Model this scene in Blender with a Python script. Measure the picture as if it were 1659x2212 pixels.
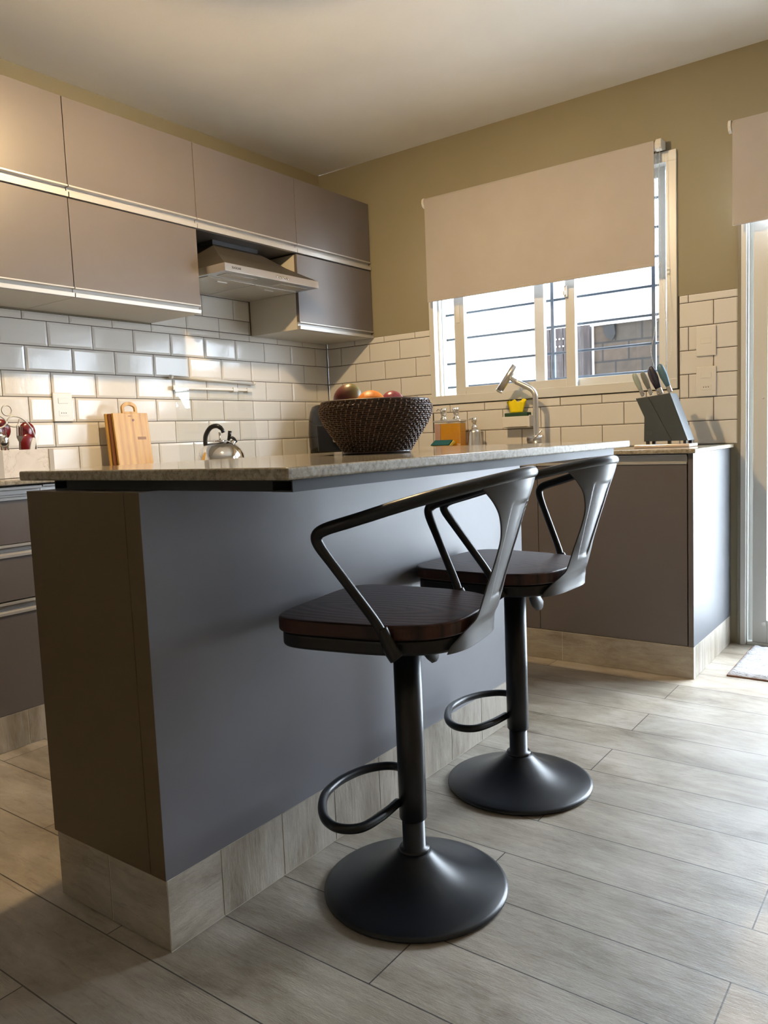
import bpy, bmesh, math, random
from mathutils import Vector, Matrix
R = math.radians
random.seed(7)
for o in list(bpy.data.objects): bpy.data.objects.remove(o)
S = bpy.context.scene
COL = S.collection

# ------------------------------------------------------------------ camera
cam_d = bpy.data.cameras.new('camera'); cam = bpy.data.objects.new('camera', cam_d); COL.objects.link(cam)
yaw, pitch, roll = 0.6354, -0.0949, -0.0408
fw = Vector((-math.sin(yaw)*math.cos(pitch), math.cos(yaw)*math.cos(pitch), math.sin(pitch)))
rt = fw.cross(Vector((0, 0, 1))).normalized(); up = rt.cross(fw)
r2 = rt*math.cos(roll)+up*math.sin(roll); u2 = -rt*math.sin(roll)+up*math.cos(roll)
m = Matrix((r2, u2, -fw)).transposed().to_4x4(); m.translation = Vector((2.9434, -3.5025, 0.9356))
cam.matrix_world = m
cam_d.sensor_fit = 'HORIZONTAL'; cam_d.sensor_width = 36.0; cam_d.lens = 1689.694/1659*36.0
cam_d.clip_start = 0.02; cam_d.clip_end = 200
S.camera = cam

# ------------------------------------------------------------------ world, lights, exposure
S.view_settings.view_transform = 'Standard'; S.view_settings.look = 'None'
S.view_settings.exposure = 0.36; S.view_settings.gamma = 1.0; S.view_settings.use_curve_mapping = False
SKY_COL, SKY_STR = (0.77, 0.88, 1.0), 26.0
BULB_COL, BULB_STR = (1.0, 0.70, 0.36), 2400.0
w = bpy.data.worlds.new('sky'); S.world = w; w.use_nodes = True
bg = w.node_tree.nodes['Background']; bg.inputs[0].default_value = (*SKY_COL, 1); bg.inputs[1].default_value = SKY_STR

def portal(name, loc, sx, sz):
    l = bpy.data.lights.new(name, 'AREA'); l.shape = 'RECTANGLE'; l.size = sx; l.size_y = sz
    l.cycles.is_portal = True
    o = bpy.data.objects.new(name, l); COL.objects.link(o); o.location = loc; o.rotation_euler = (R(-90), 0, 0)
portal('door_daylight', (2.82, 0.30, 1.03), 1.3, 2.1)
portal('window_daylight', (1.33, 0.30, 1.6), 1.35, 1.05)

# ------------------------------------------------------------------ material helpers
def mat(name, col, rough=0.5, metal=0.0, spec=None, coat=0.0, coat_r=0.05):
    m = bpy.data.materials.new(name); m.use_nodes = True
    b = m.node_tree.nodes['Principled BSDF']
    b.inputs['Base Color'].default_value = (*col, 1); b.inputs['Roughness'].default_value = rough
    b.inputs['Metallic'].default_value = metal
    if spec is not None: b.inputs['Specular IOR Level'].default_value = spec
    if coat: b.inputs['Coat Weight'].default_value = coat; b.inputs['Coat Roughness'].default_value = coat_r
    return m
def N(m, t, **k):
    n = m.node_tree.nodes.new(t)
    for a, b in k.items(): setattr(n, a, b)
    return n
def LK(m, a, b): m.node_tree.links.new(a, b)
def bsdf(m): return m.node_tree.nodes['Principled BSDF']
def coords(m, scale=(1, 1, 1), loc=(0, 0, 0), rot=(0, 0, 0)):
    c = N(m, 'ShaderNodeTexCoord'); p = N(m, 'ShaderNodeMapping')
    p.inputs['Scale'].default_value = scale; p.inputs['Location'].default_value = loc; p.inputs['Rotation'].default_value = rot
    LK(m, c.outputs['Object'], p.inputs['Vector']); return p.outputs[0]
def noise(m, vec, scale, detail=4, rough=0.6, dist=0.0):
    n = N(m, 'ShaderNodeTexNoise'); n.inputs['Scale'].default_value = scale; n.inputs['Detail'].default_value = detail
    n.inputs['Roughness'].default_value = rough; n.inputs['Distortion'].default_value = dist
    LK(m, vec, n.inputs['Vector']); return n.outputs['Fac']
def ramp(m, fac, stops):
    r = N(m, 'ShaderNodeValToRGB'); e = r.color_ramp.elements
    while len(e) < len(stops): e.new(0.5)
    for i, (p, c) in enumerate(stops): e[i].position = p; e[i].color = (*c, 1)
    LK(m, fac, r.inputs[0]); return r.outputs[0]
def mix(m, fac, a, b, mode='MIX'):
    n = N(m, 'ShaderNodeMix', data_type='RGBA', blend_type=mode)
    for s, v in ((n.inputs[0], fac), (n.inputs[6], a), (n.inputs[7], b)):
        if hasattr(v, 'links'): LK(m, v, s)
        elif isinstance(v, (int, float)): s.default_value = v
        else: s.default_value = (*v, 1)
    return n.outputs[2]
def bump(m, h, strength=0.2, dist=0.002):
    b = N(m, 'ShaderNodeBump'); b.inputs['Strength'].default_value = strength; b.inputs['Distance'].default_value = dist
    LK(m, h, b.inputs['Height']); LK(m, b.outputs[0], bsdf(m).inputs['Normal'])

M = {}
# painted plaster
def paint(name, col, b=0.25):
    m = mat(name, col, 0.75); v = coords(m); n1 = noise(m, v, 1.7, 3); n2 = noise(m, v, 60, 5)
    c = mix(m, 0.5, col, ramp(m, n1, [(0.35, tuple(x*0.93 for x in col)), (0.65, tuple(min(1, x*1.05) for x in col))]))
    LK(m, c, bsdf(m).inputs['Base Color']); bump(m, n2, b, 0.001); return m
M['wall'] = paint('ochre_wall_paint', (0.262, 0.232, 0.155))
M['ceil'] = paint('ceiling_paint', (0.88, 0.875, 0.85), 0.5); M['wall_pale'] = paint('cream_wall_paint', (0.52, 0.48, 0.41))
# laminate
def laminate(name, col, rough):
    m = mat(name, col, rough); v = coords(m); n1 = noise(m, v, 2.5, 5, 0.65); n2 = noise(m, v, 900, 2)
    c = ramp(m, n1, [(0.3, tuple(x*0.94 for x in col)), (0.7, tuple(x*1.04 for x in col))]); LK(m, c, bsdf(m).inputs['Base Color'])
    bump(m, n2, 0.12, 0.0004); return m
M['lam'] = laminate('taupe_grey_laminate', (0.118, 0.104, 0.100), 0.38)
M['lam_dark'] = laminate('dark_brown_edge', (0.10, 0.085, 0.08), 0.5)  # plain dark brown laminate
M['lam_isl'] = laminate('slate_grey_laminate', (0.130, 0.130, 0.144), 0.45)
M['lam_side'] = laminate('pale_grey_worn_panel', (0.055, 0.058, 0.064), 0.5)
M['lam_end'] = laminate('umber_end_panel', (0.095, 0.068, 0.034), 0.5)
M['white'] = mat('white_melamine', (0.55, 0.52, 0.45), 0.45)
M['plastic'] = mat('white_plastic', (0.66, 0.645, 0.60), 0.3)
M['alu'] = mat('satin_aluminium', (0.44, 0.43, 0.41), 0.42, 0.45)
M['alu_white'] = mat('white_powder_coated_frame', (0.60, 0.60, 0.57), 0.35)
M['steel'] = mat('brushed_steel', (0.66, 0.65, 0.64), 0.28, 1.0)
M['chrome'] = mat('chrome', (0.75, 0.74, 0.72), 0.08, 1.0)
M['steel_dark'] = mat('duct_grey', (0.06, 0.06, 0.065), 0.5, 0.3)
M['filter'] = mat('hood_underside', (0.50, 0.47, 0.41), 0.4, 0.4)
M['black'] = mat('black_gloss_plastic', (0.012, 0.013, 0.016), 0.12)
M['black_m'] = mat('black_matt', (0.012, 0.012, 0.013), 0.5)
M['frame_m'] = mat('dark_steel_tube', (0.028, 0.034, 0.042), 0.6, 0.0, 0.3)
# stool powder coat
m = mat('black_powder_coat', (0.007, 0.0085, 0.0115), 0.33, 0.0, 0.36); v = coords(m); bump(m, noise(m, v, 600, 2), 0.15, 0.0004); M['stool'] = m
m = mat('stool_grey_steel_back', (0.045, 0.048, 0.053), 0.36, 0.0, 0.4); v = coords(m); bump(m, noise(m, v, 500, 2), 0.15, 0.0004); M['stool_g'] = m
# stool seat wood
m = mat('dark_elm_wood', (0.05, 0.02, 0.015), 0.42, 0.0, 0.32); v = coords(m, (2.0, 14, 14)); wv = N(m, 'ShaderNodeTexWave', wave_type='RINGS', rings_direction='Z')
LK(m, coords(m, (1.0, 3.4, 1.0), (0.03, 0.16, 0)), wv.inputs['Vector']); wv.inputs['Scale'].default_value = 5.0
wv.inputs['Distortion'].default_value = 6.5; wv.inputs['Detail'].default_value = 2.5; wv.inputs['Detail Scale'].default_value = 0.9
g = ramp(m, wv.outputs['Fac'], [(0.0, (0.012, 0.0055, 0.005)), (0.22, (0.040, 0.015, 0.011)), (1.0, (0.060, 0.022, 0.015))])
n = noise(m, v, 9, 6, 0.7); c = mix(m, 0.5, g, ramp(m, n, [(0.3, (0.35, 0.30, 0.3)), (0.7, (1, 1, 1))]), 'MULTIPLY')
LK(m, c, bsdf(m).inputs['Base Color']); bump(m, wv.outputs['Fac'], 0.25, 0.001); M['seat'] = m
# granite
m = mat('beige_granite', (0.4, 0.37, 0.3), 0.09); v = coords(m); n1 = noise(m, v, 95, 6, 0.75); n2 = noise(m, v, 12, 4)
vo = N(m, 'ShaderNodeTexVoronoi'); vo.inputs['Scale'].default_value = 260; LK(m, v, vo.inputs['Vector'])
c1 = ramp(m, n1, [(0.30, (0.10, 0.085, 0.065)), (0.46, (0.27, 0.24, 0.185)), (0.60, (0.38, 0.35, 0.285)), (0.78, (0.48, 0.455, 0.40))])
c2 = ramp(m, n2, [(0.35, (0.80, 0.76, 0.68)), (0.65, (1, 1, 1))]); c = mix(m, 0.8, c1, c2, 'MULTIPLY')
sp = ramp(m, vo.outputs['Distance'], [(0.12, (0.45, 0.40, 0.33)), (0.30, (1, 1, 1))]); c = mix(m, 0.5, c, sp, 'MULTIPLY')
LK(m, c, bsdf(m).inputs['Base Color']); M['granite'] = m
m = m.copy(); m.name = 'honed_granite_edge'; bsdf(m).inputs['Roughness'].default_value = 0.55; bsdf(m).inputs['Specular IOR Level'].default_value = 0.25; M['granite_edge'] = m
# wood look porcelain: floor (planks along x) and plinth tiles
def wood_tile(name, kind):
    m = mat(name, (0.4, 0.37, 0.33), 0.34)
    PW, PL = 0.1685, 1.02
    if kind == 'floor':
        sc, gr = (1.3, 3.0, 1), (3.0, 34, 1)
    elif kind == 'v':
        sc, gr = (5, 5, 1.2), (38, 38, 3.0)
    else:
        sc, gr = (1.5, 1.5, 5), (4, 4, 40)
    v1 = coords(m, sc); v2 = coords(m, gr)
    a = noise(m, v1, 2.6, 14, 0.70, 0.35); b = noise(m, v2, 2.6, 12, 0.78, 0.2); k = noise(m, coords(m, (1, 1, 1)), 2.2, 4, 0.6)
    col = ramp(m, a, [(0.32, (0.190, 0.160, 0.122)), (0.44, (0.300, 0.268, 0.218)), (0.54, (0.372, 0.340, 0.287)), (0.67, (0.47, 0.44, 0.385))])
    gn = ramp(m, b, [(0.36, (0.55, 0.50, 0.46)), (0.45, (0.95, 0.94, 0.93)), (0.70, (1.0, 1.0, 1.0))]); col = mix(m, 0.7, col, gn, 'MULTIPLY')
    warm = ramp(m, k, [(0.35, (1.0, 0.96, 0.90)), (0.65, (0.97, 0.98, 1.0))]); col = mix(m, 0.8, col, warm, 'MULTIPLY')
    vo = N(m, 'ShaderNodeTexVoronoi'); vo.inputs['Scale'].default_value = 1.0
    LK(m, coords(m, (1.1, 4.0, 3) if kind == 'floor' else (6, 6, 3), (0.37, 0.2, 0.1)), vo.inputs['Vector'])
    kn = ramp(m, vo.outputs['Distance'], [(0.015, (0.35, 0.28, 0.22)), (0.07, (1, 1, 1))]); col = mix(m, 0.7, col, kn, 'MULTIPLY')
    if kind == 'floor':
        br = N(m, 'ShaderNodeTexBrick'); br.offset = 0.5; br.offset_frequency = 2; br.squash_frequency = 2; br.squash = 1
        LK(m, coords(m, (1, 1, 1), (-2.145+20*PL, 2.0145+40*PW, 0)), br.inputs['Vector'])
        br.inputs['Scale'].default_value = 1; br.inputs['Brick Width'].default_value = PL; br.inputs['Row Height'].default_value = PW
        br.inputs['Mortar Size'].default_value = 0.0014; br.inputs['Mortar Smooth'].default_value = 0.1; br.inputs['Bias'].default_value = 0
        br.inputs['Color1'].default_value = (0.86, 0.85, 0.84, 1); br.inputs['Color2'].default_value = (1.06, 1.05, 1.04, 1); br.inputs['Mortar'].default_value = (0.9, 0.9, 0.9, 1)
        col = mix(m, 0.8, col, br.outputs['Color'], 'MULTIPLY')
        col = mix(m, br.outputs['Fac'], col, (0.045, 0.038, 0.032))
        inv = N(m, 'ShaderNodeMath', operation='SUBTRACT'); inv.inputs[0].default_value = 1.0; LK(m, br.outputs['Fac'], inv.inputs[1])
    LK(m, col, bsdf(m).inputs['Base Color'])
    rr = N(m, 'ShaderNodeMapRange'); LK(m, b, rr.inputs['Value']); rr.inputs['To Min'].default_value = 0.26; rr.inputs['To Max'].default_value = 0.44
    LK(m, rr.outputs[0], bsdf(m).inputs['Roughness'])
    h = N(m, 'ShaderNodeMath', operation='ADD'); LK(m, b, h.inputs[0]); LK(m, noise(m, v1, 22, 6, 0.75), h.inputs[1])
    bump(m, h.outputs[0], 0.5, 0.0026); return m
M['floor'] = wood_tile('wood_look_porcelain_floor', 'floor')
M['plinth_v'] = wood_tile('wood_look_plinth_upright', 'v')
M['plinth_h'] = wood_tile('wood_look_plinth_flat', 'h')
M['grout_w'] = mat('pale_grout', (0.62, 0.58, 0.50), 0.8)
m = mat('white_glazed_tile', (0.66, 0.645, 0.61), 0.12, 0.0, 0.30); v = coords(m); bump(m, noise(m, v, 14, 4, 0.6), 0.22, 0.004); M['tile'] = m
M['grout'] = mat('dark_brown_grout', (0.055, 0.042, 0.032), 0.9)
# textile of the blinds
m = mat('blind_fabric', (0.50, 0.46, 0.43), 0.85); v = coords(m, (1, 1, 1)); n1 = noise(m, v, 3, 4); n2 = noise(m, coords(m, (1, 1, 6)), 220, 2)
LK(m, ramp(m, n1, [(0.3, (0.385, 0.355, 0.335)), (0.7, (0.42, 0.39, 0.37))]), bsdf(m).inputs['Base Color']); bump(m, n2, 0.15, 0.0004); M['blind'] = m
def glass(name, tint=(1, 1, 1), refl=0.06, rough=0.0):
    m = bpy.data.materials.new(name); m.use_nodes = True; nt = m.node_tree; nt.nodes.clear()
    o = N(m, 'ShaderNodeOutputMaterial'); t = N(m, 'ShaderNodeBsdfTransparent'); g = N(m, 'ShaderNodeBsdfGlossy'); x = N(m, 'ShaderNodeMixShader')
    f = N(m, 'ShaderNodeFresnel'); f.inputs[0].default_value = 1.45
    t.inputs[0].default_value = (*tint, 1); g.inputs['Roughness'].default_value = rough
    ge = N(m, 'ShaderNodeNewGeometry'); k = N(m, 'ShaderNodeMath', operation='SUBTRACT'); k.inputs[0].default_value = 1.0; LK(m, ge.outputs['Backfacing'], k.inputs[1])
    k2 = N(m, 'ShaderNodeMath', operation='MULTIPLY'); LK(m, f.outputs[0], k2.inputs[0]); LK(m, k.outputs[0], k2.inputs[1])
    LK(m, k2.outputs[0], x.inputs[0]); LK(m, t.outputs[0], x.inputs[1]); LK(m, g.outputs[0], x.inputs[2]); LK(m, x.outputs[0], o.inputs[0]); return m
M['glass'] = glass('clear_window_glass'); M['cover_glass'] = glass('clear_cover_glass', (0.98, 0.98, 0.97))
m = glass('dusty_window_glass'); M['glass_dusty'] = m
M['bulb'] = bpy.data.materials.new('bulb_glow'); M['bulb'].use_nodes = True
b = M['bulb'].node_tree.nodes['Principled BSDF']; b.inputs['Emission Color'].default_value = (*BULB_COL, 1); b.inputs['Emission Strength'].default_value = BULB_STR

# ------------------------------------------------------------------ mesh helpers
def box(bm, x0, x1, y0, y1, z0, z1, mi=0):
    vs = [bm.verts.new(p) for p in ((x0,y0,z0),(x1,y0,z0),(x1,y1,z0),(x0,y1,z0),(x0,y0,z1),(x1,y0,z1),(x1,y1,z1),(x0,y1,z1))]
    for f in ((3,2,1,0),(4,5,6,7),(0,1,5,4),(1,2,6,5),(2,3,7,6),(3,0,4,7)):
        fc = bm.faces.new([vs[i] for i in f]); fc.material_index = mi
    return vs
def prism(bm, pts, axis, a, b, mi=0):
    """extrude a closed 2D polygon along an axis; pts are the two other coordinates in cyclic order"""
    def P(p, t):
        return {'x': (t, p[0], p[1]), 'y': (p[0], t, p[1]), 'z': (p[0], p[1], t)}[axis]
    A = [bm.verts.new(P(p, a)) for p in pts]; B = [bm.verts.new(P(p, b)) for p in pts]; n = len(pts)
    for i in range(n):
        f = bm.faces.new((A[i], A[(i+1) % n], B[(i+1) % n], B[i])); f.material_index = mi
    for L in (A[::-1], B):
        f = bm.faces.new(L); f.material_index = mi
def lathe(bm, prof, c=(0, 0, 0), n=32, mi=0, axis=None):
    """prof: list of (r, z)"""
    rings = []
    for r, z in prof:
        if r < 1e-6: rings.append([bm.verts.new((c[0], c[1], c[2]+z))])
        else: rings.append([bm.verts.new((c[0]+r*math.cos(2*math.pi*i/n), c[1]+r*math.sin(2*math.pi*i/n), c[2]+z)) for i in range(n)])
    for a, b in zip(rings, rings[1:]):
        for i in range(n):
            j = (i+1) % n
            if len(a) == 1 and len(b) == 1: continue
            if len(a) == 1: f = bm.faces.new((a[0], b[j], b[i]))
            elif len(b) == 1: f = bm.faces.new((a[i], a[j], b[0]))
            else: f = bm.faces.new((a[i], a[j], b[j], b[i]))
            f.smooth = True; f.material_index = mi
    for e in (rings[0][::-1], rings[-1]):
        if len(e) > 2: bm.faces.new(e).material_index = mi
def smooth_path(pts, sub=6):
    out = []; P = [Vector(p) for p in pts]; n = len(P)
    for i in range(n-1):
        p0, p1, p2, p3 = P[max(i-1, 0)], P[i], P[i+1], P[min(i+2, n-1)]
        for k in range(sub):
            t = k/sub; out.append(0.5*((2*p1)+(p2-p0)*t+(2*p0-5*p1+4*p2-p3)*t*t+(3*p1-p0-3*p2+p3)*t**3))
    out.append(P[-1]); return out
def tube(bm, pts, r, n=12, closed=False, mi=0, caps=True):
    P = [Vector(p) for p in pts]; L = len(P)
    rs = r if isinstance(r, (list, tuple)) else [r]*L
    t0 = (P[1]-P[0]).normalized(); ref = Vector((0, 0, 1)) if abs(t0.z) < 0.9 else Vector((1, 0, 0))
    u = t0.cross(ref).normalized(); rings = []
    for i in range(L):
        if closed: t = (P[(i+1) % L]-P[i-1]).normalized()
        else: t = (P[min(i+1, L-1)]-P[max(i-1, 0)]).normalized()
        u = (u-t*u.dot(t)).normalized(); v = t.cross(u)
        rings.append([bm.verts.new(P[i]+rs[i]*(u*math.cos(2*math.pi*k/n)+v*math.sin(2*math.pi*k/n))) for k in range(n)])
    pairs = list(zip(rings, rings[1:]))
    if closed: pairs.append((rings[-1], rings[0]))
    for a, b in pairs:
        for k in range(n):
            j = (k+1) % n; f = bm.faces.new((a[k], a[j], b[j], b[k])); f.smooth = True; f.material_index = mi
    if not closed and caps:
        bm.faces.new(rings[0][::-1]).material_index = mi; bm.faces.new(rings[-1]).material_index = mi
def ball(bm, c, r, sc=(1, 1, 1), seg=24, mi=0):
    res = bmesh.ops.create_uvsphere(bm, u_segments=seg, v_segments=seg//2+2, radius=r)
    for v in res['verts']: v.co = Vector((v.co.x*sc[0], v.co.y*sc[1], v.co.z*sc[2]))+Vector(c)
    for f in {f for v in res['verts'] for f in v.link_faces}: f.smooth = True; f.material_index = mi
def obj(name, bm, mats, parent=None, bevel=0, seg=2, fix=True):
    if fix: bmesh.ops.recalc_face_normals(bm, faces=bm.faces)
    me = bpy.data.meshes.new(name); bm.to_mesh(me); bm.free()
    if not isinstance(mats, (list, tuple)): mats = [mats]
    for k in mats: me.materials.append(M[k] if isinstance(k, str) else k)
    o = bpy.data.objects.new(name, me); COL.objects.link(o)
    if bevel:
        b = o.modifiers.new('bevel', 'BEVEL'); b.width = bevel; b.segments = seg; b.limit_method = 'ANGLE'; b.angle_limit = R(40); b.harden_normals = False
    if parent: o.parent = parent
    return o
def bxo(name, d, mats, parent=None, bevel=0.0):
    bm = bmesh.new(); box(bm, *d); return obj(name, bm, mats, parent, bevel)
def tag(o, label, cat=None, group=None, kind=None):
    if label: o['label'] = label
    if cat: o['category'] = cat
    if group: o['group'] = group
    if kind: o['kind'] = kind
    return o
def thing(name, label, cat, loc=(0, 0, 0), rz=0.0, group=None):
    o = bpy.data.objects.new(name, None); COL.objects.link(o); o.location = loc; o.rotation_euler = (0, 0, rz)
    o.empty_display_size = 0.05; return tag(o, label, cat, group)
def off(bm, v):
    bmesh.ops.translate(bm, verts=bm.verts, vec=v); return bm
def struct(o, label=None): return tag(o, label, None, None, 'structure')
def copy_tree(o, parent=None):
    c = o.copy(); COL.objects.link(c); c.parent = parent
    for ch in [x for x in bpy.data.objects if x.parent == o]: copy_tree(ch, c)
    return c

# ------------------------------------------------------------------ room shell
H = 2.417; XR, YF = 4.25, -5.3
struct(bxo('floor', (-0.15, XR+0.15, YF-0.15, 0.16, -0.12, 0.0), 'floor'), 'pale wood-look porcelain plank floor')
struct(bxo('ceiling', (-0.15, XR+0.15, YF-0.15, 0.16, H, H+0.12), 'ceil'), 'plain off-white plaster ceiling')
struct(bxo('wall_left', (-0.15, -0.006, YF, 0.0, 0, H), 'wall'), 'ochre wall behind the wall cabinets')
struct(bxo('wall_right', (XR, XR+0.15, YF, 0.0, 0, H), 'wall_pale'), 'cream side wall')
struct(bxo('wall_front', (-0.15, XR+0.15, YF-0.15, YF, 0, H), 'wall_pale'), 'cream rear wall')
WX0, WX1, WZ0, WZ1 = 0.712, 1.957, 1.098, 2.085      # window hole
DX0, DX1, DZ1 = 2.212, 3.42, 2.08                    # door hole
bm = bmesh.new()
for d in ((-0.15, WX0, 0, H), (WX0, WX1, 0, WZ0), (WX0, WX1, WZ1, H), (WX1, DX0, 0, H), (DX0, DX1, DZ1, H), (DX1, XR+0.15, 0, H)):
    box(bm, d[0], d[1], 0.006, 0.16, d[2], d[3])
struct(obj('wall_back', bm, 'wall'), 'ochre wall with the window and the glazed door')
# skim of paint above the tiles so that tiles stand proud
# ---- tiles
HC, TW = 0.851, 0.2027
def tile_piece(bm, plane, a0, a1, z0, z1, h=0.0062, bv=0.0095):
    """bevelled tile: plane 'x' = wall at x=0 (a is y), plane 'y' = wall at y=0 (a is x)"""
    g = 0.0015; a0 += g; a1 -= g; z0 += g; z1 -= g
    if a1-a0 < 0.004 or z1-z0 < 0.004: return
    b = min(bv, (a1-a0)*0.3, (z1-z0)*0.3); lo = 0.0035
    def P(a, z, d): return (d-0.006, a, z) if plane == 'x' else (a, 0.006-d, z)
    V = [[bm.verts.new(P(a, z, d)) for a, z in ((A0, Z0), (A1, Z0), (A1, Z1), (A0, Z1))]
         for d, A0, A1, Z0, Z1 in ((0, a0, a1, z0, z1), (lo, a0, a1, z0, z1), (h, a0+b, a1-b, z0+b, z1-b))]
    for r in (0, 1):
        for i in range(4):
            j = (i+1) % 4; bm.faces.new((V[r][i], V[r][j], V[r+1][j], V[r+1][i]))
    bm.faces.new(V[2])
def tile_rows(bm, plane, a_lo, a_hi, phase, z_lo, z_hi, r0=0, sgn=1, **k):
    for r in range(r0, 9):
        z0, z1 = HC+0.1*r, HC+0.1*(r+1)
        if z1 <= z_lo+1e-4 or z0 >= z_hi-1e-4: continue
        z0c, z1c = max(z0, z_lo), min(z1, z_hi)
        sh = phase+(TW/2 if r % 2 == 1 else 0)
        n0 = math.floor((a_lo-sh)/TW)-1
        a = sh+n0*TW
        while a < a_hi:
            b0, b1 = max(a, a_lo), min(a+TW, a_hi)
            if b1 > b0+0.004: tile_piece(bm, plane, b0, b1, z0c, z1c, **k)
            a += TW
TT = 1.484
bm = bmesh.new()
tile_rows(bm, 'x', -3.25, -0.0012, 0.0, HC, TT)
tile_rows(bm, 'x', -1.215, -0.60, 0.0, TT if False else 1.551, 1.668)
tile_rows(bm, 'x', -1.215, -0.60, 0.0, 1.4845, 1.551)
struct(obj('trim_1', bm, 'tile'), 'white bevelled subway tiles on the cabinet wall')
bm = bmesh.new(); box(bm, -0.006, -0.0042, -3.25, -0.001, HC, TT); box(bm, -0.006, -0.0042, -1.215, -0.6, TT, 1.668)
struct(obj('trim_2', bm, 'grout'), 'dark grout behind the tiles of the cabinet wall')
bm = bmesh.new()
tile_rows(bm, 'y', 0.0, WX0-0.008, 0.0, HC, TT, bv=0.004, h=0.0055)
tile_rows(bm, 'y', WX0-0.008, WX1+0.01, 0.0, HC, WZ0-0.006, bv=0.004, h=0.0055)
tile_rows(bm, 'y', WX1+0.01, 2.2005, (9.889-10)*TW, HC, TT, bv=0.004, h=0.0055)
struct(obj('trim_3', bm, 'tile'), 'white subway tiles around the window')
bm = bmesh.new()
for d in ((0, WX0-0.004, HC, TT), (WX0-0.004, WX1+0.004, HC, WZ0-0.004), (WX1+0.004, 2.2005, HC, TT)): box(bm, d[0], d[1], 0.0042, 0.006, d[2], d[3])
struct(obj('trim_4', bm, 'grout'), 'dark grout behind the tiles of the window wall')

# ------------------------------------------------------------------ window (opening 0.712..1.957)
win = bpy.data.objects.new('window_1', None); COL.objects.link(win); struct(win, 'white sliding window with security bars')
bm = bmesh.new()   # outer frame and reveal trim
F = 0.012
box(bm, WX0-0.006, WX0+0.022, -F+0.006, 0.115, WZ0, WZ1); box(bm, WX1-0.040, WX1+0.002, -F+0.006, 0.115, WZ0, WZ1)
box(bm, WX0-0.0065, WX1+0.0025, -F+0.0052, 0.1155, WZ1-0.04, WZ1+0.004); box(bm, WX0-0.007, WX1+0.003, -F+0.003, 0.116, WZ0-0.003, WZ0+0.040)
box(bm, WX0+0.022, WX0+0.034, 0.035, 0.05, WZ0+0.03, WZ1-0.04); box(bm, WX0+0.022, WX0+0.034, 0.075, 0.09, WZ0+0.03, WZ1-0.04)
box(bm, WX1-0.052, WX1-0.040, 0.035, 0.05, WZ0+0.03, WZ1-0.04)
obj('window_frame', bm, 'alu_white', win, 0.0015)
def sash(x0, x1, y0, z0, z1, sl, sr, rb, name='window_sash'):
    bm = bmesh.new(); y1 = y0+0.028
    box(bm, x0, x0+sl, y0, y1, z0, z1); box(bm, x1-sr, x1, y0, y1, z0, z1); box(bm, x0+sl, x1-sr, y0+0.002, y1-0.002, z0, z0+rb); box(bm, x0+sl, x1-sr, y0+0.002, y1-0.002, z1-0.045, z1)
    s = obj(name, bm, 'alu_white', win, 0.002)
    bxo('window_pane', (x0+sl-0.004, x1-sr+0.004, y0+0.012, y0+0.016, z0+rb-0.004, z1-0.041), 'glass', s)
    return s
s1 = sash(0.848, 1.496, 0.008, WZ0+0.036, WZ1-0.036, 0.058, 0.046, 0.042)
s2 = sash(1.275, 1.898, 0.046, WZ0+0.036, WZ1-0.036, 0.050, 0.030, 0.042)
bm = bmesh.new(); box(bm, 1.452, 1.466, -0.010, 0.008, 1.548, 1.60); box(bm, 1.453, 1.462, -0.022, -0.010, 1.556, 1.574); obj('window_latch', bm, 'plastic', s1, 0.002)
bxo('latch_plate', (0.862, 0.884, 0.003, 0.008, 1.50, 1.60), 'plastic', s1, 0.001)
# security grille outside
gr = thing('window_grille', 'grey steel security bars outside the kitchen window', 'window bars', (1.33, 0.135, 1.1))
def gobj(name, bm, mt, par): off(bm, -par.location); return obj(name, bm, mt, par)
GR = mat('grille_paint', (0.07, 0.09, 0.12), 0.5)
for z in (1.187, 1.311, 1.438, 1.566, 1.693, 1.82, 1.947):
    bm = bmesh.new(); tube(bm, [(WX0+0.012, 0.135, z), (WX1-0.012, 0.135, z)], 0.0062, 10); gobj('horizontal_bar', bm, GR, gr)
for x in (1.332, 1.82):
    bm = bmesh.new(); box(bm, x-0.008, x+0.008, 0.126, 0.144, WZ0+0.004, WZ1-0.004); gobj('vertical_bar', bm, GR, gr)

# ------------------------------------------------------------------ glazed door
dr = bpy.data.objects.new('door_1', None); COL.objects.link(dr); struct(dr, 'white framed glazed patio door')
bm = bmesh.new()
box(bm, DX0, DX0+0.020, -0.002, 0.12, 0.0, DZ1); box(bm, DX0+0.018, DX0+0.024, 0.02, 0.12, 0.0, DZ1)
box(bm, DX0+0.024, DX0+0.044, 0.045, 0.12, 0.0, DZ1)
box(bm, DX1-0.03, DX1, -0.002, 0.12, 0.0, DZ1); box(bm, DX0-0.0005, DX1+0.0005, -0.0028, 0.1205, DZ1-0.04, DZ1+0.0005); box(bm, DX0+0.024, DX1-0.03, 0.01, 0.12, 0.0, 0.012)
obj('door_frame', bm, 'alu_white', dr, 0.0015)
def leaf(x0, x1, y0):
    bm = bmesh.new(); y1 = y0+0.03; zt = DZ1-0.045
    box(bm, x0, x0+0.055, y0, y1, 0.013, zt); box(bm, x1-0.055, x1, y0, y1, 0.013, zt); box(bm, x0+0.055, x1-0.055, y0, y1, 0.013, 0.11); box(bm, x0+0.055, x1-0.055, y0, y1, zt-0.06, zt)
    s = obj('door_leaf', bm, 'alu_white', dr, 0.002)
    bxo('door_pane', (x0+0.05, x1-0.05, y0+0.013, y0+0.017, 0.105, zt-0.055), 'glass', s)
    return s
lf = leaf(DX0+0.045, 2.84, 0.012); lf2 = leaf(2.79, DX1-0.03, 0.046)
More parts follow.
